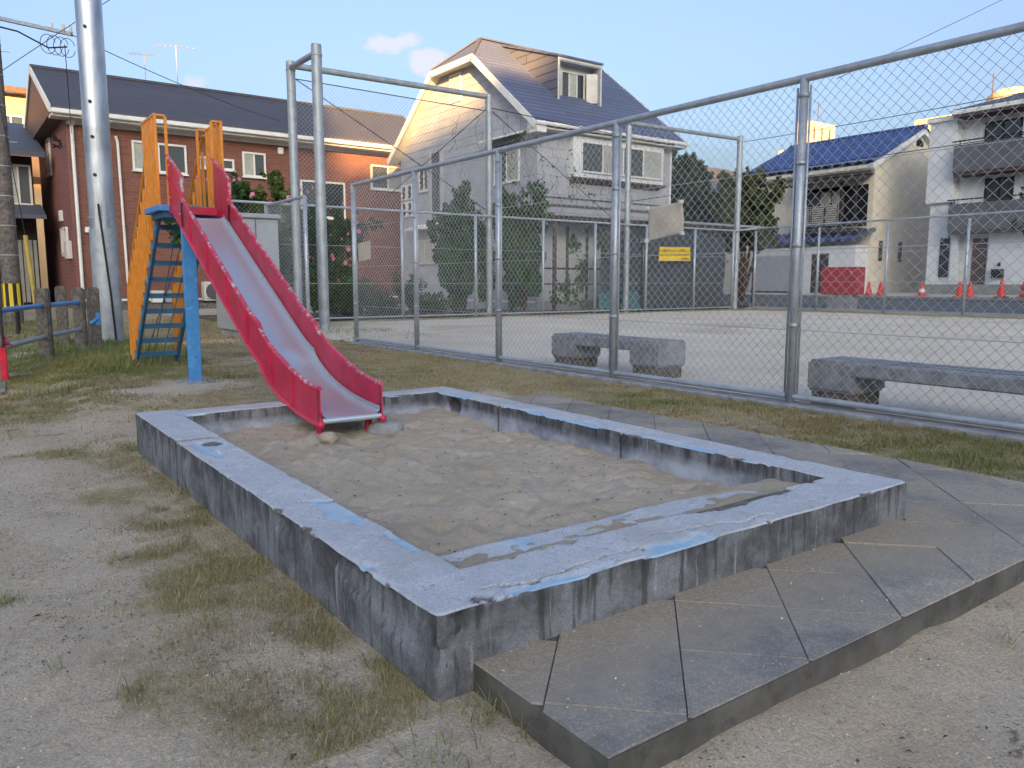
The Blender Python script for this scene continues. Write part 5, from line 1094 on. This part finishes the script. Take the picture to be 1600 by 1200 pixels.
window(wh, 'X', XW + .35, 13.8, 15.15, 5.75, 7.3, -1, 2, frame='black', panes=['glass', 'screen'], sill=False); window(wh, 'X', XW + .35, 13.95, 15.0, 3.9, 5.1, -1, 2, frame='black', sill=False)
window(wh, 'X', XW + .05, 15.98 - .2 + .3, 16.45, 1.2, 2.8, -1, 1, frame='black', fw=.03, sill=False)
m = MB(); m.box(XW - .05, XW + .1, 15.72, 15.98, .9, 4.26); m.build('pier', 'whitewall', wh)
m = MB(); m.box(XW + .0, XW + .06, 16.10, 16.14, 2.2, 4.26); m.build('rain_pipe', 'black', wh)
m = MB(); m.box(XW + .30, XW + .345, 14.75, 15.3, .9, 2.75); m.build('front_door', 'brown', wh)
m = MB(); m.box(XW + .1, XW + .34, 13.2, 14.6, .9, 2.95); m.build('porch_wall', 'whitewall', wh)
m = MB(); m.box(XW - .12, XW + .1, 13.95, 14.35, 1.15, 1.5); m.build('letter_box', 'black', wh, bevel=.01); m = MB(); m.box(XW + .04, XW + .1, 14.1, 14.2, 1.62, 1.76); m.build('intercom', 'black', wh)
m = MB(); m.box(XW - .02, XW + 6, 6, YW - .1, .4, .9); m.build('plinth', 'kerb', wh)
# things along the street
CONES = [(17.75, 31, 'red traffic cone beside the hose box, leftmost'), (17.25, 31, 'red traffic cone, second from the hose box'), (15.57, 31, 'red traffic cone alone before the cream house corner'), (14.16, 31, 'red traffic cone left of the fence post before the white house'), (13.80, 31, 'red traffic cone right of the fence post before the white house'), (12.64, 30.8, 'taller red traffic cone before the letter box'), (12.0, 31, 'red traffic cone cut by the right edge of the picture')]
for i_, (y, x, lb) in enumerate(CONES):
    t = thing('traffic_cone', (x, y, .44), lb, 'traffic cone', 'traffic cones along the forecourt'); hgt = .66 if i_ == 5 else .55
    m = MB(); m.lathe([(.15, .475), (.14, .50), (.035, .46 + hgt), (.02, .465 + hgt)], (x, y), 16); m.build('cone', 'conered', t, smooth=True)
    m = MB(); m.box(x - .19, x + .19, y - .19, y + .19, .44, .478); m.build('base', 'black' if i_ == 5 else 'conered', t, bevel=.01)
    if i_ in (2,): m = MB(); m.lathe([(.121, .60), (.095, .74)], (x, y), 16); m.build('band', 'white', t, smooth=True)
t = thing('hose_box', (25.2, 15.4, 0), 'red steel hose box on a concrete base behind the street fence', 'hose box')
m = MB(); m.box(24.98, 25.5, 14.75, 16.08, .56, 1.50); m.build('cabinet', 'boxred', t, bevel=.015)
m = MB(); m.box(24.955, 24.98, 15.26, 16.04, .60, 1.46); m.build('door', 'boxred', t, bevel=.006); m = MB(); m.box(24.955, 24.98, 14.79, 15.24, .60, 1.46); d_ = m.build('door', 'boxred', t, bevel=.006)
m = MB(); m.path([(24.945, 15.12, .95), (24.93, 15.1, 1.0), (24.93, 15.08, 1.08), (24.945, 15.06, 1.12)], .012, 6); m.build('handle', 'black', d_)
m = MB(); m.tube((24.956, 14.95, 1.33), (24.948, 14.95, 1.33), .035, 12); m.build('emblem', 'offwhite', d_)
m = MB(); m.box(25.0, 25.46, 14.95, 15.85, -.1, .56); m.build('base', 'concrete', t, bevel=.02)
m = MB(); m.box(25.02, 25.44, 15.2, 15.55, .52, .57); m.build('drain', 'black', t)
tk = thing('water_tank', (54.5, 36, 10), 'sunlit pale rooftop tank block behind the blue roof', 'rooftop tank')
m = MB(); m.box(53.4, 56.9, 36, 37.2, 10.9, 13.0); m.build('tank', 'tank', tk, bevel=.1); m = MB(); m.box(53.8, 55.6, 36.4, 37, 0, 10.9); m.build('shaft', 'tank', tk); m = MB(); m.box(50.9, 52.0, 35.8, 36.8, 0, 10.6); m.build('stair_block', 'tank', tk)
for k in range(3): m = MB(); m.box(54 + k, 54.15 + k, 35.95, 36.02, 11.6, 12.6); m.build('ladder', 'brown', tk)
for x in (54.4, 56): m = MB(); m.tube((x, 37, 13), (x, 37, 14.8), .03, 5); m.build('mast', 'brown', tk)
tk = thing('roof_tank', (70, 30, 10), 'sunlit round rooftop tank behind the white house', 'rooftop tank')
m = MB(); m.lathe([(1.9, 14.6), (1.9, 16.2), (1.4, 16.6), (.1, 16.7)], (72.5, 30), 24); m.build('tank', 'tank', tk, smooth=True); m = MB(); m.box(68.5, 76, 29.5, 36, 0, 14.7); m.build('block', 'tank', tk); m = MB(); m.tube((68.7, 30, 14.7), (68.7, 30, 17.4), .05, 5); m.build('mast', 'brown', tk)
hb = thing('hip_roof_house', (36, 33, 0), 'house with plain dark roof seen between the trees and the blue roof', 'house')
m = MB(); m.box(32, 46, 32, 42, 0, 6.2); m.build('wall', 'cream', hb); m = MB(); m.prism([(31.2, 31.2, 6.1), (47, 31.2, 6.1), (45, 36.5, 8.6), (33, 36.5, 8.6)], (0, 0, .15)); m.build('roof', 'roof_dark', hb); m = MB(); m.prism([(31.2, 31.2, 6.1), (31.2, 42.8, 6.1), (33, 36.5, 8.6)], (0, 0, .14)); m.build('roof_end', 'roof_dark', hb)
for k in range(3): window(hb, 'Y', 32, 33 + 3 * k, 34.4 + 3 * k, 4, 5.3, -1, 2)
m = MB(); m.prism([(28.6, 34, 5.2), (31, 34, 4.1), (31, 34, 3.9), (28.6, 34, 3.9)], (0, 4, 0)); m.build('side_wing', 'offwhite', hb)

# ------------------------------------------------------------------ things near the back fence
ws = thing('storage_shed', (4.9, 14.4, 0), 'pale grey metal storage shed behind the slide', 'shed')
m = MB(); m.box(4.2, 5.02, 14.1, 15.3, .12, 2.10); m.build('body', 'lightgrey', ws, bevel=.01); m = MB(); m.box(4.16, 5.06, 14.05, 15.35, 2.10, 2.18); m.build('roof', 'lightgrey', ws, bevel=.012)
m = MB(); m.box(4.60, 4.615, 14.085, 14.099, .15, 2.08); m.build('door_seam', 'charcoal', ws); m = MB(); m.box(4.64, 4.68, 14.07, 14.099, 1.0, 1.12); m.build('door_handle', 'black', ws)
for x in (4.4, 4.85): m = MB(); m.box(x - .15, x + .1, 14.15, 15.2, -.08, .12); m.build('footing_block', 'concrete', ws)
def sheet(nm, x0, x1, z0, z1, y, mat, lb, cat, seed, wav=.05):
    nx, nz = 40, 18; X, Z = np.meshgrid(np.linspace(x0, x1, nx), np.linspace(0, 1, nz)); top = z1 - .22 * np.abs(np.sin(np.linspace(0, 5, nx)))
    Zw = z0 + (top[None] - z0) * Z; Yw = y + (fbm(X * 2.2, Zw * 1.2, seed, 4) - .5) * wav * 4
    o = link(nm, np_mesh(nm, np.stack([X, Yw, Zw], -1).reshape(-1, 3), grid_faces(nz, nx)), mat, smooth=True); md = o.modifiers.new('t', 'SOLIDIFY'); md.thickness = .006; tag(o, lb, cat)
sheet('tarpaulin', 19.4, 23.6, .05, 2.85, FBY + .22, 'tarp', 'dark grey tarpaulin hung behind the back fence under the yellow sign', 'tarpaulin', 3)
sheet('tarpaulin', 17.6, 19.35, .2, 2.75, FBY + .35, 'tarp', 'dark shade cloth behind the back fence left of the grey tarpaulin', 'tarpaulin', 5)
for x0, x1, lb in ((17.35, 18.25, 'teal corrugated sheet leaning behind the back fence, left one'), (18.4, 19.2, 'teal corrugated sheet leaning behind the back fence, right one')):
    nx = 60; X, Z = np.meshgrid(np.linspace(x0, x1, 6), np.linspace(.02, .66, nx)); o = link('corrugated_sheet', np_mesh('corrugated_sheet', np.stack([X, FBY + .14 + .10 * Z + .012 * np.sin(Z * 75), Z], -1).reshape(-1, 3), grid_faces(nx, 6)), 'teal'); md = o.modifiers.new('t', 'SOLIDIFY'); md.thickness = .004; tag(o, lb, 'metal sheet')

# ------------------------------------------------------------------ plants
def leaves(name, parent, blobs, n, size, mat, seed, droop=.3, thin=.42):
    r_ = np.random.default_rng(seed); B0 = np.array(blobs, float); B = []
    for b in B0:
        B.append(np.concatenate([b[:3], b[3:] * .62]))
        for q in range(22):
            dd = r_.normal(size=3); dd /= np.linalg.norm(dd); f = r_.uniform(.16, .36); B.append(np.concatenate([b[:3] + dd * b[3:] * r_.uniform(.6, 1.22), b[3:] * f * np.array([.8, .8, 1.4])]))
    B = np.array(B); vol = (B[:, 3] * B[:, 4] * B[:, 5]); pk = r_.choice(len(B), n, p=vol / vol.sum())
    d = r_.normal(size=(n, 3)); d /= np.linalg.norm(d, axis=1, keepdims=True); rad = r_.uniform(.35, 1.05, n) ** .6
    c = B[pk, :3] + d * B[pk, 3:6] * rad[:, None]
    clump = fbm(c[:, 0] * 2.4 + c[:, 2] * 1.7, c[:, 1] * 2.4 - c[:, 2] * 1.1, seed, 3); keep = clump > .40; c = c[keep]; d = d[keep]; clump = clump[keep]; n = len(c)
    ax = r_.normal(size=(n, 3)) + d * .8; ax[:, 2] -= droop; ax /= np.linalg.norm(ax, axis=1, keepdims=True); up = r_.normal(size=(n, 3)); sd_ = np.cross(ax, up); sd_ /= np.maximum(np.linalg.norm(sd_, axis=1, keepdims=True), 1e-6)
    nr = np.cross(ax, sd_); s = size * r_.uniform(.6, 1.35, n)[:, None]
    P0 = c - ax * s * .5; P1 = c + sd_ * s * thin + nr * s * .08; P2 = c + ax * s * .5 - nr * s * .1; P3 = c - sd_ * s * thin + nr * s * .08
    V = np.stack([P0, P1, P2, P3], 1).reshape(-1, 3); i_ = np.arange(n) * 4; F = np.concatenate([np.stack([i_, i_ + 1, i_ + 2], 1), np.stack([i_, i_ + 2, i_ + 3], 1)])
    tn_ = np.clip(.15 + 1.1 * (clump - .4) + r_.uniform(0, .55, n), 0, 1); og = np.array(ORG.get(parent.name, (0, 0, 0)))
    return link(name, np_mesh(name, V - og, F, {'tint': np.repeat(tn_, 4)}), mat, parent)
def stems(parent, base, tips, r, name='trunk', mat='bark'):
    for k, tp_ in enumerate(tips):
        b = Vector(base) + Vector((random.uniform(-.08, .08), random.uniform(-.08, .08), 0)); e = Vector(tp_); mid = b.lerp(e, .5) + Vector((random.uniform(-.15, .15), random.uniform(-.15, .15), .1)); m = MB(); m.path([b, b.lerp(mid, .5), mid, mid.lerp(e, .5), e], r, 6, [r, r * .85, r * .65, r * .45, r * .2]); m.build(name if k == 0 else 'branch', mat, parent, smooth=True)
def plant(nm, base, lb, cat, blobs, n, size, mat, seed, r=.05, grp=None, droop=.3, thin=.42):
    t = thing(nm, base, lb, cat, grp); stems(t, base, [(b[0], b[1], b[2] + b[5] * .4) for b in blobs], r); leaves('crown', t, blobs, n, size, mat, seed, droop, thin); return t
rb = plant('rose_bush', (6.6, 20.3, 0), 'large rose bush with pink flowers behind the slide and tall poles', 'rose bush', [(5.9, 20.2, 2.7, .9, .7, .75), (6.9, 20.2, 2.95, .9, .7, .7), (7.7, 20.3, 2.4, .8, .7, .8), (8.7, 20.4, 2.1, .8, .6, .8), (6.4, 20.1, 1.7, 1.1, .7, .9), (7.8, 20.2, 1.2, 1.1, .7, .9), (8.9, 20.2, 1.0, .7, .6, .8), (5.2, 20.2, 2.2, .6, .6, .6), (9.5, 20.4, 2.5, .6, .5, .35)], 26000, .13, 'rose', 11, .05)
m = MB()
for k in range(7):
    a = k * 2 * math.pi / 7; m.sphere((.045 * math.cos(a), .045 * math.sin(a), .012), .045, 6, 4, (1, 1, .6))
m.sphere((0, 0, .03), .04, 6, 4); fme = m.mesh('flower'); fme.materials.append(MT['pink'])
for k in range(44):
    x = random.uniform(5.0, 9.2); z = random.uniform(1.6, 3.5) - max(0, x - 7.6) * .35; o = place('flower', fme, rb, (x, 19.55 + random.uniform(-.12, .15), z), (R(70) + random.uniform(-.4, .4), random.uniform(-.5, .5), random.uniform(0, 6))); o.scale = [random.uniform(.45, .8)] * 3
plant('broadleaf_shrub', (12.5, 19.7, 0), 'tall upright green shrub behind the back fence, left of the net pole', 'shrub', [(12.45, 19.7, 3.1, .4, .4, .75), (12.1, 19.7, 2.5, .55, .45, .6), (12.6, 19.7, 1.9, .75, .5, .8), (12.85, 19.7, 2.6, .35, .35, .4), (12.4, 19.7, 1.0, .7, .5, .8)], 10000, .16, 'leaf', 21, .05, 'shrubs before the grey house')
plant('broadleaf_shrub', (14.7, 19.7, 0), 'tall bushy green shrub behind the back fence, right of the net pole', 'shrub', [(14.55, 19.7, 3.3, .5, .4, .8), (14.1, 19.7, 2.7, .5, .4, .6), (15.3, 19.7, 3.45, .28, .25, .65), (14.7, 19.7, 2.2, .85, .55, .8), (14.6, 19.7, 1.2, .9, .6, .9), (14.95, 19.7, 3.9, .2, .2, .4)], 13000, .16, 'leaf', 23, .05, 'shrubs before the grey house')
plant('grassy_shrub', (10.3, 19.6, 0), 'low feathery grey green bush at the foot of the brick house', 'bush', [(9.6, 19.6, .45, .6, .4, .5), (10.4, 19.7, .55, .7, .4, .6), (11.2, 19.7, .4, .6, .4, .45), (8.8, 19.7, .5, .6, .4, .5)], 5000, .20, 'vine', 25, .02, None, -.8, .10)
plant('vine', (17.0, 19.3, 0), 'sparse climbing vine on the back fence before the porch', 'vine', [(16.6, 19.15, 1.2, .25, .1, .9), (17.4, 19.15, 2.2, .3, .1, .6), (16.4, 19.15, 2.3, .4, .1, .4), (18.6, 19.2, 1.6, .25, .1, .7), (15.9, 19.2, .6, .5, .15, .5)], 1300, .11, 'vine', 27, .015)
plant('vine', (14.5, 19.2, 2.9), 'bare thin vine stems with few leaves on the ball net', 'vine', [(13.6, 19.1, 4.4, .5, .05, .8), (14.8, 19.1, 4.9, .8, .05, .6), (16.0, 19.1, 4.2, .6, .05, .9), (17.2, 19.1, 3.9, .5, .05, .5)], 160, .09, 'vine', 29, .008)
vt = thing('dead_vine', (15, FBY + .1, 2.9), 'tangled bare vine stems hanging in the ball net before the grey gable', 'vine')
for k in range(36):
    x = random.uniform(11.2, 18.0); z = random.uniform(4.2, 5.85) - max(0, abs(x - 14.2) - 2) * .2; P = [(x, FBY + .10, z)]
    for q in range(random.randint(8, 22)):
        x += random.gauss(0, .07); z -= random.uniform(.0, .17); P.append((x, FBY + .10 + random.uniform(-.02, .02), max(2.9, z)))
    m = MB(); m.path(P, .0045, 4); m.build('stem', 'bark', vt)
plant('garden_tree', (26.5, 24.0, 0), 'dark evergreen tree beside the grey house', 'tree', [(25.4, 23.6, 4.9, 1.2, 1.0, 1.2), (26.4, 23.8, 5.4, 1.1, 1.0, 1.0), (27.0, 23.8, 4.1, 1.3, 1.0, 1.1), (25.6, 23.6, 3.3, 1.4, 1.0, 1.1), (28.2, 24, 3.6, 1.0, .9, .9), (26.0, 23.6, 6.0, .5, .5, .6)], 15000, .20, 'leafdk', 31, .14)
plant('garden_tree', (27.2, 21.2, 0), 'olive green loose tree before the blue roofed house', 'tree', [(26.6, 21.2, 4.2, 1.0, .9, 1.0), (28.2, 21.2, 4.3, 1.0, .9, .9), (27.4, 21.2, 3.2, 1.5, 1.0, .9), (26.2, 21.2, 3.4, .8, .7, .7), (28.9, 21.4, 3.3, .7, .7, .7), (27.3, 21.2, 4.9, .6, .6, .6)], 11000, .20, 'leafpine', 33, .10)
plant('hedge_shrub', (23.4, 20.4, 0), 'pale grey green shrub under the porch roof edge', 'shrub', [(23.2, 20.3, 2.2, .9, .4, .7), (24.2, 20.3, 1.6, .6, .4, .9)], 2600, .14, 'vine', 35, .03)
plant('street_tree', (26.2, 8.6, 0), 'leafy branch end of a tree at the right edge above the street', 'tree', [(26.2, 10.1, 3.5, .3, .35, .35), (26.2, 10.2, 2.8, .3, .35, .4), (26.4, 9.4, 4.0, .7, .7, .7)], 2600, .15, 'leafdk', 37, .07)
plant('weed_clump', (30.6, 11.3, .4), 'weeds growing beside the traffic cone at the right edge', 'weeds', [(30.7, 11.6, .65, .25, .35, .25), (30.7, 10.8, .6, .25, .4, .25)], 500, .2, 'vine', 39, .01, None, -.8, .1)
# strewn soil bed under the back shrubs
m = MB(); m.add([(5.6, FBY + .1, .012), (25, FBY + .1, .012), (25, 21.15, .03), (16.3, 21.15, .03), (16.3, 23.9, .03), (5.6, 23.9, .03)], [(0, 1, 2, 3, 4, 5)]); tag(m.build('planting_bed', 'soil_dk'), kind='structure')

# ------------------------------------------------------------------ grass, pebbles, litter
def grass(name, n, xr, yr, hmin, hmax, wd, seed, dens, green_fn, lab):
    r_ = np.random.default_rng(seed); x = r_.uniform(*xr, n); y = r_.uniform(*yr, n); dn = dens(x, y); cl = fbm(x * 6, y * 6, seed + 1, 3)
    k = r_.uniform(0, 1, n) < dn * (.35 + 1.3 * sst(.35, .65, cl)); x = x[k]; y = y[k]; dn = dn[k]; cl = cl[k]; n = len(x); z = gh(x, y) - .003
    gr_ = np.clip(green_fn(x, y) + r_.normal(0, .16, n), 0, 1); a = r_.uniform(0, 2 * np.pi, n); ln = (hmin + (hmax - hmin) * (r_.uniform(0, 1, n) ** 2.2 + (r_.uniform(0, 1, n) < .02) * .8)) * (.6 + .7 * cl) * (.8 + .5 * gr_); lean = r_.uniform(.5, 1.5, n) * (1.2 - .6 * gr_)
    dx, dy = np.cos(a), np.sin(a); sx, sy = -dy, dx; w_ = wd * r_.uniform(.6, 1.4, n) * (1 + .06 * np.hypot(x, y))
    hz = ln * np.cos(np.clip(lean, 0, 1.45)); hx = ln * np.sin(np.clip(lean, 0, 1.45))
    P = lambda f, g, s_: np.stack([x + dx * hx * f + sx * w_ * s_, y + dy * hx * f + sy * w_ * s_, z + hz * g], 1)
    V = np.stack([P(0, 0, -1), P(0, 0, 1), P(.4, .6, .75), P(.4, .6, -.75), P(1, 1, 0)], 1).reshape(-1, 3); i_ = np.arange(n) * 5
    F = np.concatenate([np.stack([i_, i_ + 1, i_ + 2], 1), np.stack([i_, i_ + 2, i_ + 3], 1), np.stack([i_ + 3, i_ + 2, i_ + 4], 1)])
    c0 = np.array([.48, .385, .215]); c1 = np.array([.17, .22, .075]); c2 = np.array([.27, .18, .115]); br = r_.uniform(.6, 1.25, (n, 1)); rd = (sst(.55, .75, fbm(x * 1.6, y * 1.6, 66, 3)) * (1 - gr_))[:, None]
    c = (c0 * (1 - gr_[:, None]) + c1 * gr_[:, None]); c = (c * (1 - rd * .7) + c2 * rd * .7) * br; c = np.concatenate([c, np.ones((n, 1))], 1)
    o = link(name, np_mesh(name, V, F, None, {'gcol': np.repeat(c, 5, 0)}), 'grass'); tag(o, lab, kind='stuff'); return o
def green(x, y):
    n = fbm(x * .9, y * .9, 55, 3); g = .14 + 1.1 * (n - .5); g = g + .55 * sst(6.2, 8.5, y) * (1 - sst(1.6, 2.6, x)) + .22 * sst(3.9, 4.6, x) * (1 - sst(5.5, 6, x)) * (y < 5) + .05 * (x < .9) * (y < 6) + .5 * np.exp(-(((x - 2.4) / .8) ** 2 + ((y - 13.2) / .8) ** 2)); return np.clip(g, 0, 1)
grass('grass', 260000, (-2.2, .95), (1.2, 6.5), .010, .042, .0009, 201, lambda x, y: np.clip(turf(x, y) * 1.5 - .2, 0, 1) ** 1.3, green, 'thin patchy grass on the bare ground left of the sandbox')
grass('grass', 420000, (.2, 5.4), (4.98, 12), .014, .05, .0012, 203, turf, green, 'dry lawn grass between the sandbox and the fence')
grass('grass', 150000, (3.85, 5.42), (.6, 5.0), .015, .055, .0013, 205, turf, green, 'dry grass strip between the paved path and the near fence')
grass('grass', 80000, (.3, 7.5), (12, 23), .03, .10, .0026, 207, lambda x, y: turf(np.minimum(x, 5.3), y) * .9, green, 'dry grass beyond the slide')
def lane_green(x, y): return np.clip(.75 + .5 * (fbm(x, y, 3) - .5), 0, 1)
grass('grass', 60000, (.1, 2.6), (7.4, 14.6), .04, .12, .0018, 209, lambda x, y: .8 * sst(.52, .6, fbm(x * 1.4, y * 1.4, 13, 3) + .25 * (y > 12.6) * (x > 1.3)) * (x > .45 + .13 * (y - 8)), lane_green, 'greener taller grass by the guard rail')
# tufts
TU = [(.92, 1.40, .10, 110), (.80, 1.30, .12, 70), (1.02, 1.28, .10, 80), (.87, 3.8, .09, 70), (.70, 3.6, .07, 60), (.35, 2.55, .06, 60), (.15, 2.2, .06, 50), (.42, 3.0, .06, 60), (.3, 1.95, .05, 50), (-.1, 1.9, .05, 40), (.60, 1.55, .05, 45), (.35, 1.5, .04, 35), (2.95, .78, .09, 60), (2.6, .86, .06, 36), (2.35, .9, .05, 25), (.1, 2.8, .06, 50), (-.3, 2.5, .06, 50), (.55, 2.2, .05, 50), (.5, 1.25, .04, 26), (.78, 2.4, .06, 60), (.8, 2.0, .07, 70), (.84, 1.75, .06, 60)]
def tuft_d(x, y):
    d = np.zeros_like(x)
    for a, b, r, k in TU: d = np.maximum(d, np.exp(-(((x - a) ** 2 + (y - b) ** 2) / (r * .55) ** 2)))
    return d
grass('grass', 400000, (-.5, 3.1), (.7, 3.9), .02, .085, .0011, 211, lambda x, y: .35 * tuft_d(x, y), lambda x, y: .62 + 0 * x, 'green grass tufts at the sandbox foot and on the bare soil')
grass('grass', 260000, (.0, .9), (1.45, 4.2), .010, .036, .0008, 213, lambda x, y: .8 * sst(.25, .8, x) * sst(.35, .55, fbm(x * 3, y * 1.5, 15, 3)), lambda x, y: .12 + .35 * fbm(x * 2, y * 2, 19, 2), 'dead matted grass along the foot of the sandbox wall')
def pebbles(name, n, xr, yr, s0, s1, seed, lab, zf=gh):
    r_ = np.random.default_rng(seed); x = r_.uniform(*xr, n); y = r_.uniform(*yr, n); kk = r_.uniform(0, 1, n) < np.where((x > PX0) & (y > PY0), .2, 1.); x = x[kk]; y = y[kk]; n = len(x); k = ~((x > BX0 - .01) & (x < BX1) & (y > BY0 - .01) & (y < BY1)) if zf is gh else np.ones(n, bool); x = x[k]; y = y[k]; n = len(x)
    on = (x > PX0) & (x < PX1) & (y > PY0) & (y < PY1) if zf is gh else np.zeros(n, bool); z = np.where(on, PZ, zf(x, y)); s = s0 + (s1 - s0) * r_.uniform(0, 1, n) ** 4
    q = np.array([(1, 0, 0), (0, 1, 0), (-1, 0, 0), (0, -1, 0), (0, 0, .8), (0, 0, -.8)]); jit = r_.uniform(.6, 1.3, (n, 6, 1)); V = (np.stack([x, y, z + s * .25], 1)[:, None] + q[None] * jit * s[:, None, None]).reshape(-1, 3); i_ = np.arange(n)[:, None] * 6
    F = np.concatenate([i_ + np.array(f)[None] for f in ((0, 1, 4), (1, 2, 4), (2, 3, 4), (3, 0, 4), (1, 0, 5), (2, 1, 5), (3, 2, 5), (0, 3, 5))])
    tag(link(name, np_mesh(name, V, F), 'pebble'), lab, kind='stuff')
pebbles('gravel', 36000, (-1.6, 3.4), (.35, 4.5), .0008, .0044, 301, 'fine pale gravel scattered on the ground and paving')
m = MB(); 
for k in range(40):
    a, b = random.choice([(random.uniform(-.6, .8), random.uniform(1.1, 4.0)), (random.uniform(1.4, 3.0), random.uniform(.55, .95))]); z = float(gh(a, b)) + .006; q = random.uniform(0, 6.28); l = random.uniform(.006, .016); dx, dy = math.cos(q) * l, math.sin(q) * l
    m.add([(a - dx, b - dy, z), (a + dy * .4, b - dx * .4, z + .006), (a + dx, b + dy, z + .002), (a - dy * .4, b + dx * .4, z + .005)], [(0, 1, 2, 3)])
tag(m.build('leaf_litter', 'bark'), 'dry dead leaf scraps scattered on the soil', kind='stuff')

# ------------------------------------------------------------------ added unseen blocks behind the viewer, outlined to shade the park
sv = Vector((math.sin(R(SUN_A)), math.cos(R(SUN_A)), 0)); uv = Vector((math.cos(R(SUN_A)), -math.sin(R(SUN_A)), 0))
def back_block(nm, poly, L0, L1, mat, lb, u0, u1, zt):
    base = sv * -L0 + uv * ((u0 + u1) / 2); t = thing(nm, (base.x, base.y, 0), lb, 'building')
    P = [(sv * -L0 + uv * u + Vector((0, 0, z))) for u, z in poly]; m = MB(); m.prism(P, tuple(sv * -(L1 - L0))); m.build('wall', mat, t)
    u = u0 + 1.0
    while u < u1 - 2:
        for z in np.arange(1.2, zt - 2, 2.9):
            m = MB(); A = sv * (-L0 + .03) + uv * u; B = A + uv * 1.5; m.prism([A + Vector((0, 0, z)), B + Vector((0, 0, z)), B + Vector((0, 0, z + 1.2)), A + Vector((0, 0, z + 1.2))], tuple(sv * .03)); m.build('window', 'glass', t)
        u += 3.2
TE = math.tan(R(SUN_E)); L_ = 160
def sil(x, y, z): return (x * uv.x + y * uv.y, z + TE * (x * sv.x + y * sv.y + L_))   # a point seen from the sun, on the blocks' front
K1 = sil(13.87, 32.7, 5.95); K2 = sil(16.6, 32.7, 6.05); KA = sil(16.37, 30.8, 6.65); K3 = sil(16.37, 24.1, 7.4); K4 = sil(16.3, 23.7, 8.4); K5 = sil(18.5, 23.7, 8.4); KR = sil(22, 25.9, 10.2); KL = sil(15.6, 37.4, 9.5); KE = sil(14.9, 32.0, 6.95)
ZL = KL[1] + .2; ZR = KR[1] + .2; U0 = -3.9
back_block('shade_block', [(-75, 0), (U0, 0), (U0, KE[1]), (KL[0], ZL), (-75, ZL)], L_, L_ + 10, 'whitewall', 'added shade-casting block behind the viewer on the left, outside the picture', -72, -6, ZL - 3)
back_block('shade_block', [(U0 + .05, 0), (95, 0), (95, ZR), (4.8, ZR), (4.3, K5[1]), (K4[0], K4[1]), (K3[0] - .1, K3[1]), (KA[0], KA[1]), (K2[0], K2[1]), (U0 + .05, K1[1])], L_, L_ + 10, 'cream', 'added shade-casting block behind the viewer on the right, outside the picture', 6, 92, ZR - 4)

debris_n = 0
def debris(name, n, xr, yr, seed, mat, lab):
    r_ = np.random.default_rng(seed); x = r_.uniform(*xr, n); y = r_.uniform(*yr, n); cl = fbm(x * 3.5, y * 3.5, seed, 4)
    k = (r_.uniform(0, 1, n) < sst(.48, .66, cl)) & ~((x > BX0 - .02) & (y > PY0 - .02)); x = x[k]; y = y[k]; n = len(x); z = gh(x, y) + .002
    a = r_.uniform(0, 6.28, n); l = r_.uniform(.0015, .006, n); w_ = l * r_.uniform(.12, .5, n); dx, dy = np.cos(a), np.sin(a)
    V = np.stack([np.stack([x - dx * l, y - dy * l, z], 1), np.stack([x - dy * w_, y + dx * w_, z + .002], 1), np.stack([x + dx * l, y + dy * l, z + .001], 1), np.stack([x + dy * w_, y - dx * w_, z + .003], 1)], 1).reshape(-1, 3)
    tag(link(name, np_mesh(name, V, np.arange(n * 4).reshape(-1, 4)), mat), lab, kind='stuff')
debris('plant_debris', 26000, (-1.8, .95), (.8, 5.0), 401, 'bark', 'dark crumbs of dead roots and leaves on the bare soil at left')
debris('plant_debris', 4000, (.6, 3.4), (.3, 1.02), 403, 'bark', 'dark crumbs of dead leaves on the soil before the paving')

r_ = np.random.default_rng(77); nn_ = 260; x = r_.uniform(IX0, IX1, nn_); y = r_.uniform(2.05, 4.7, nn_); a = r_.uniform(0, 6.28, nn_); l = r_.uniform(.003, .011, nn_) ; w_ = l * r_.uniform(.2, .7, nn_); dx, dy = np.cos(a), np.sin(a)
zs = np.array([SANDZ[np.abs(SANDY - q).argmin(), np.abs(SANDX - p).argmin()] for p, q in zip(x, y)]) + .004
V = np.stack([np.stack([x - dx * l, y - dy * l, zs], 1), np.stack([x - dy * w_, y + dx * w_, zs + .003], 1), np.stack([x + dx * l, y + dy * l, zs + .001], 1), np.stack([x + dy * w_, y - dx * w_, zs + .004], 1)], 1).reshape(-1, 3)
tag(link('sand_debris', np_mesh('sand_debris', V, np.arange(nn_ * 4).reshape(-1, 4)), 'bark'), 'small dead leaf bits lying on the sand', kind='stuff')
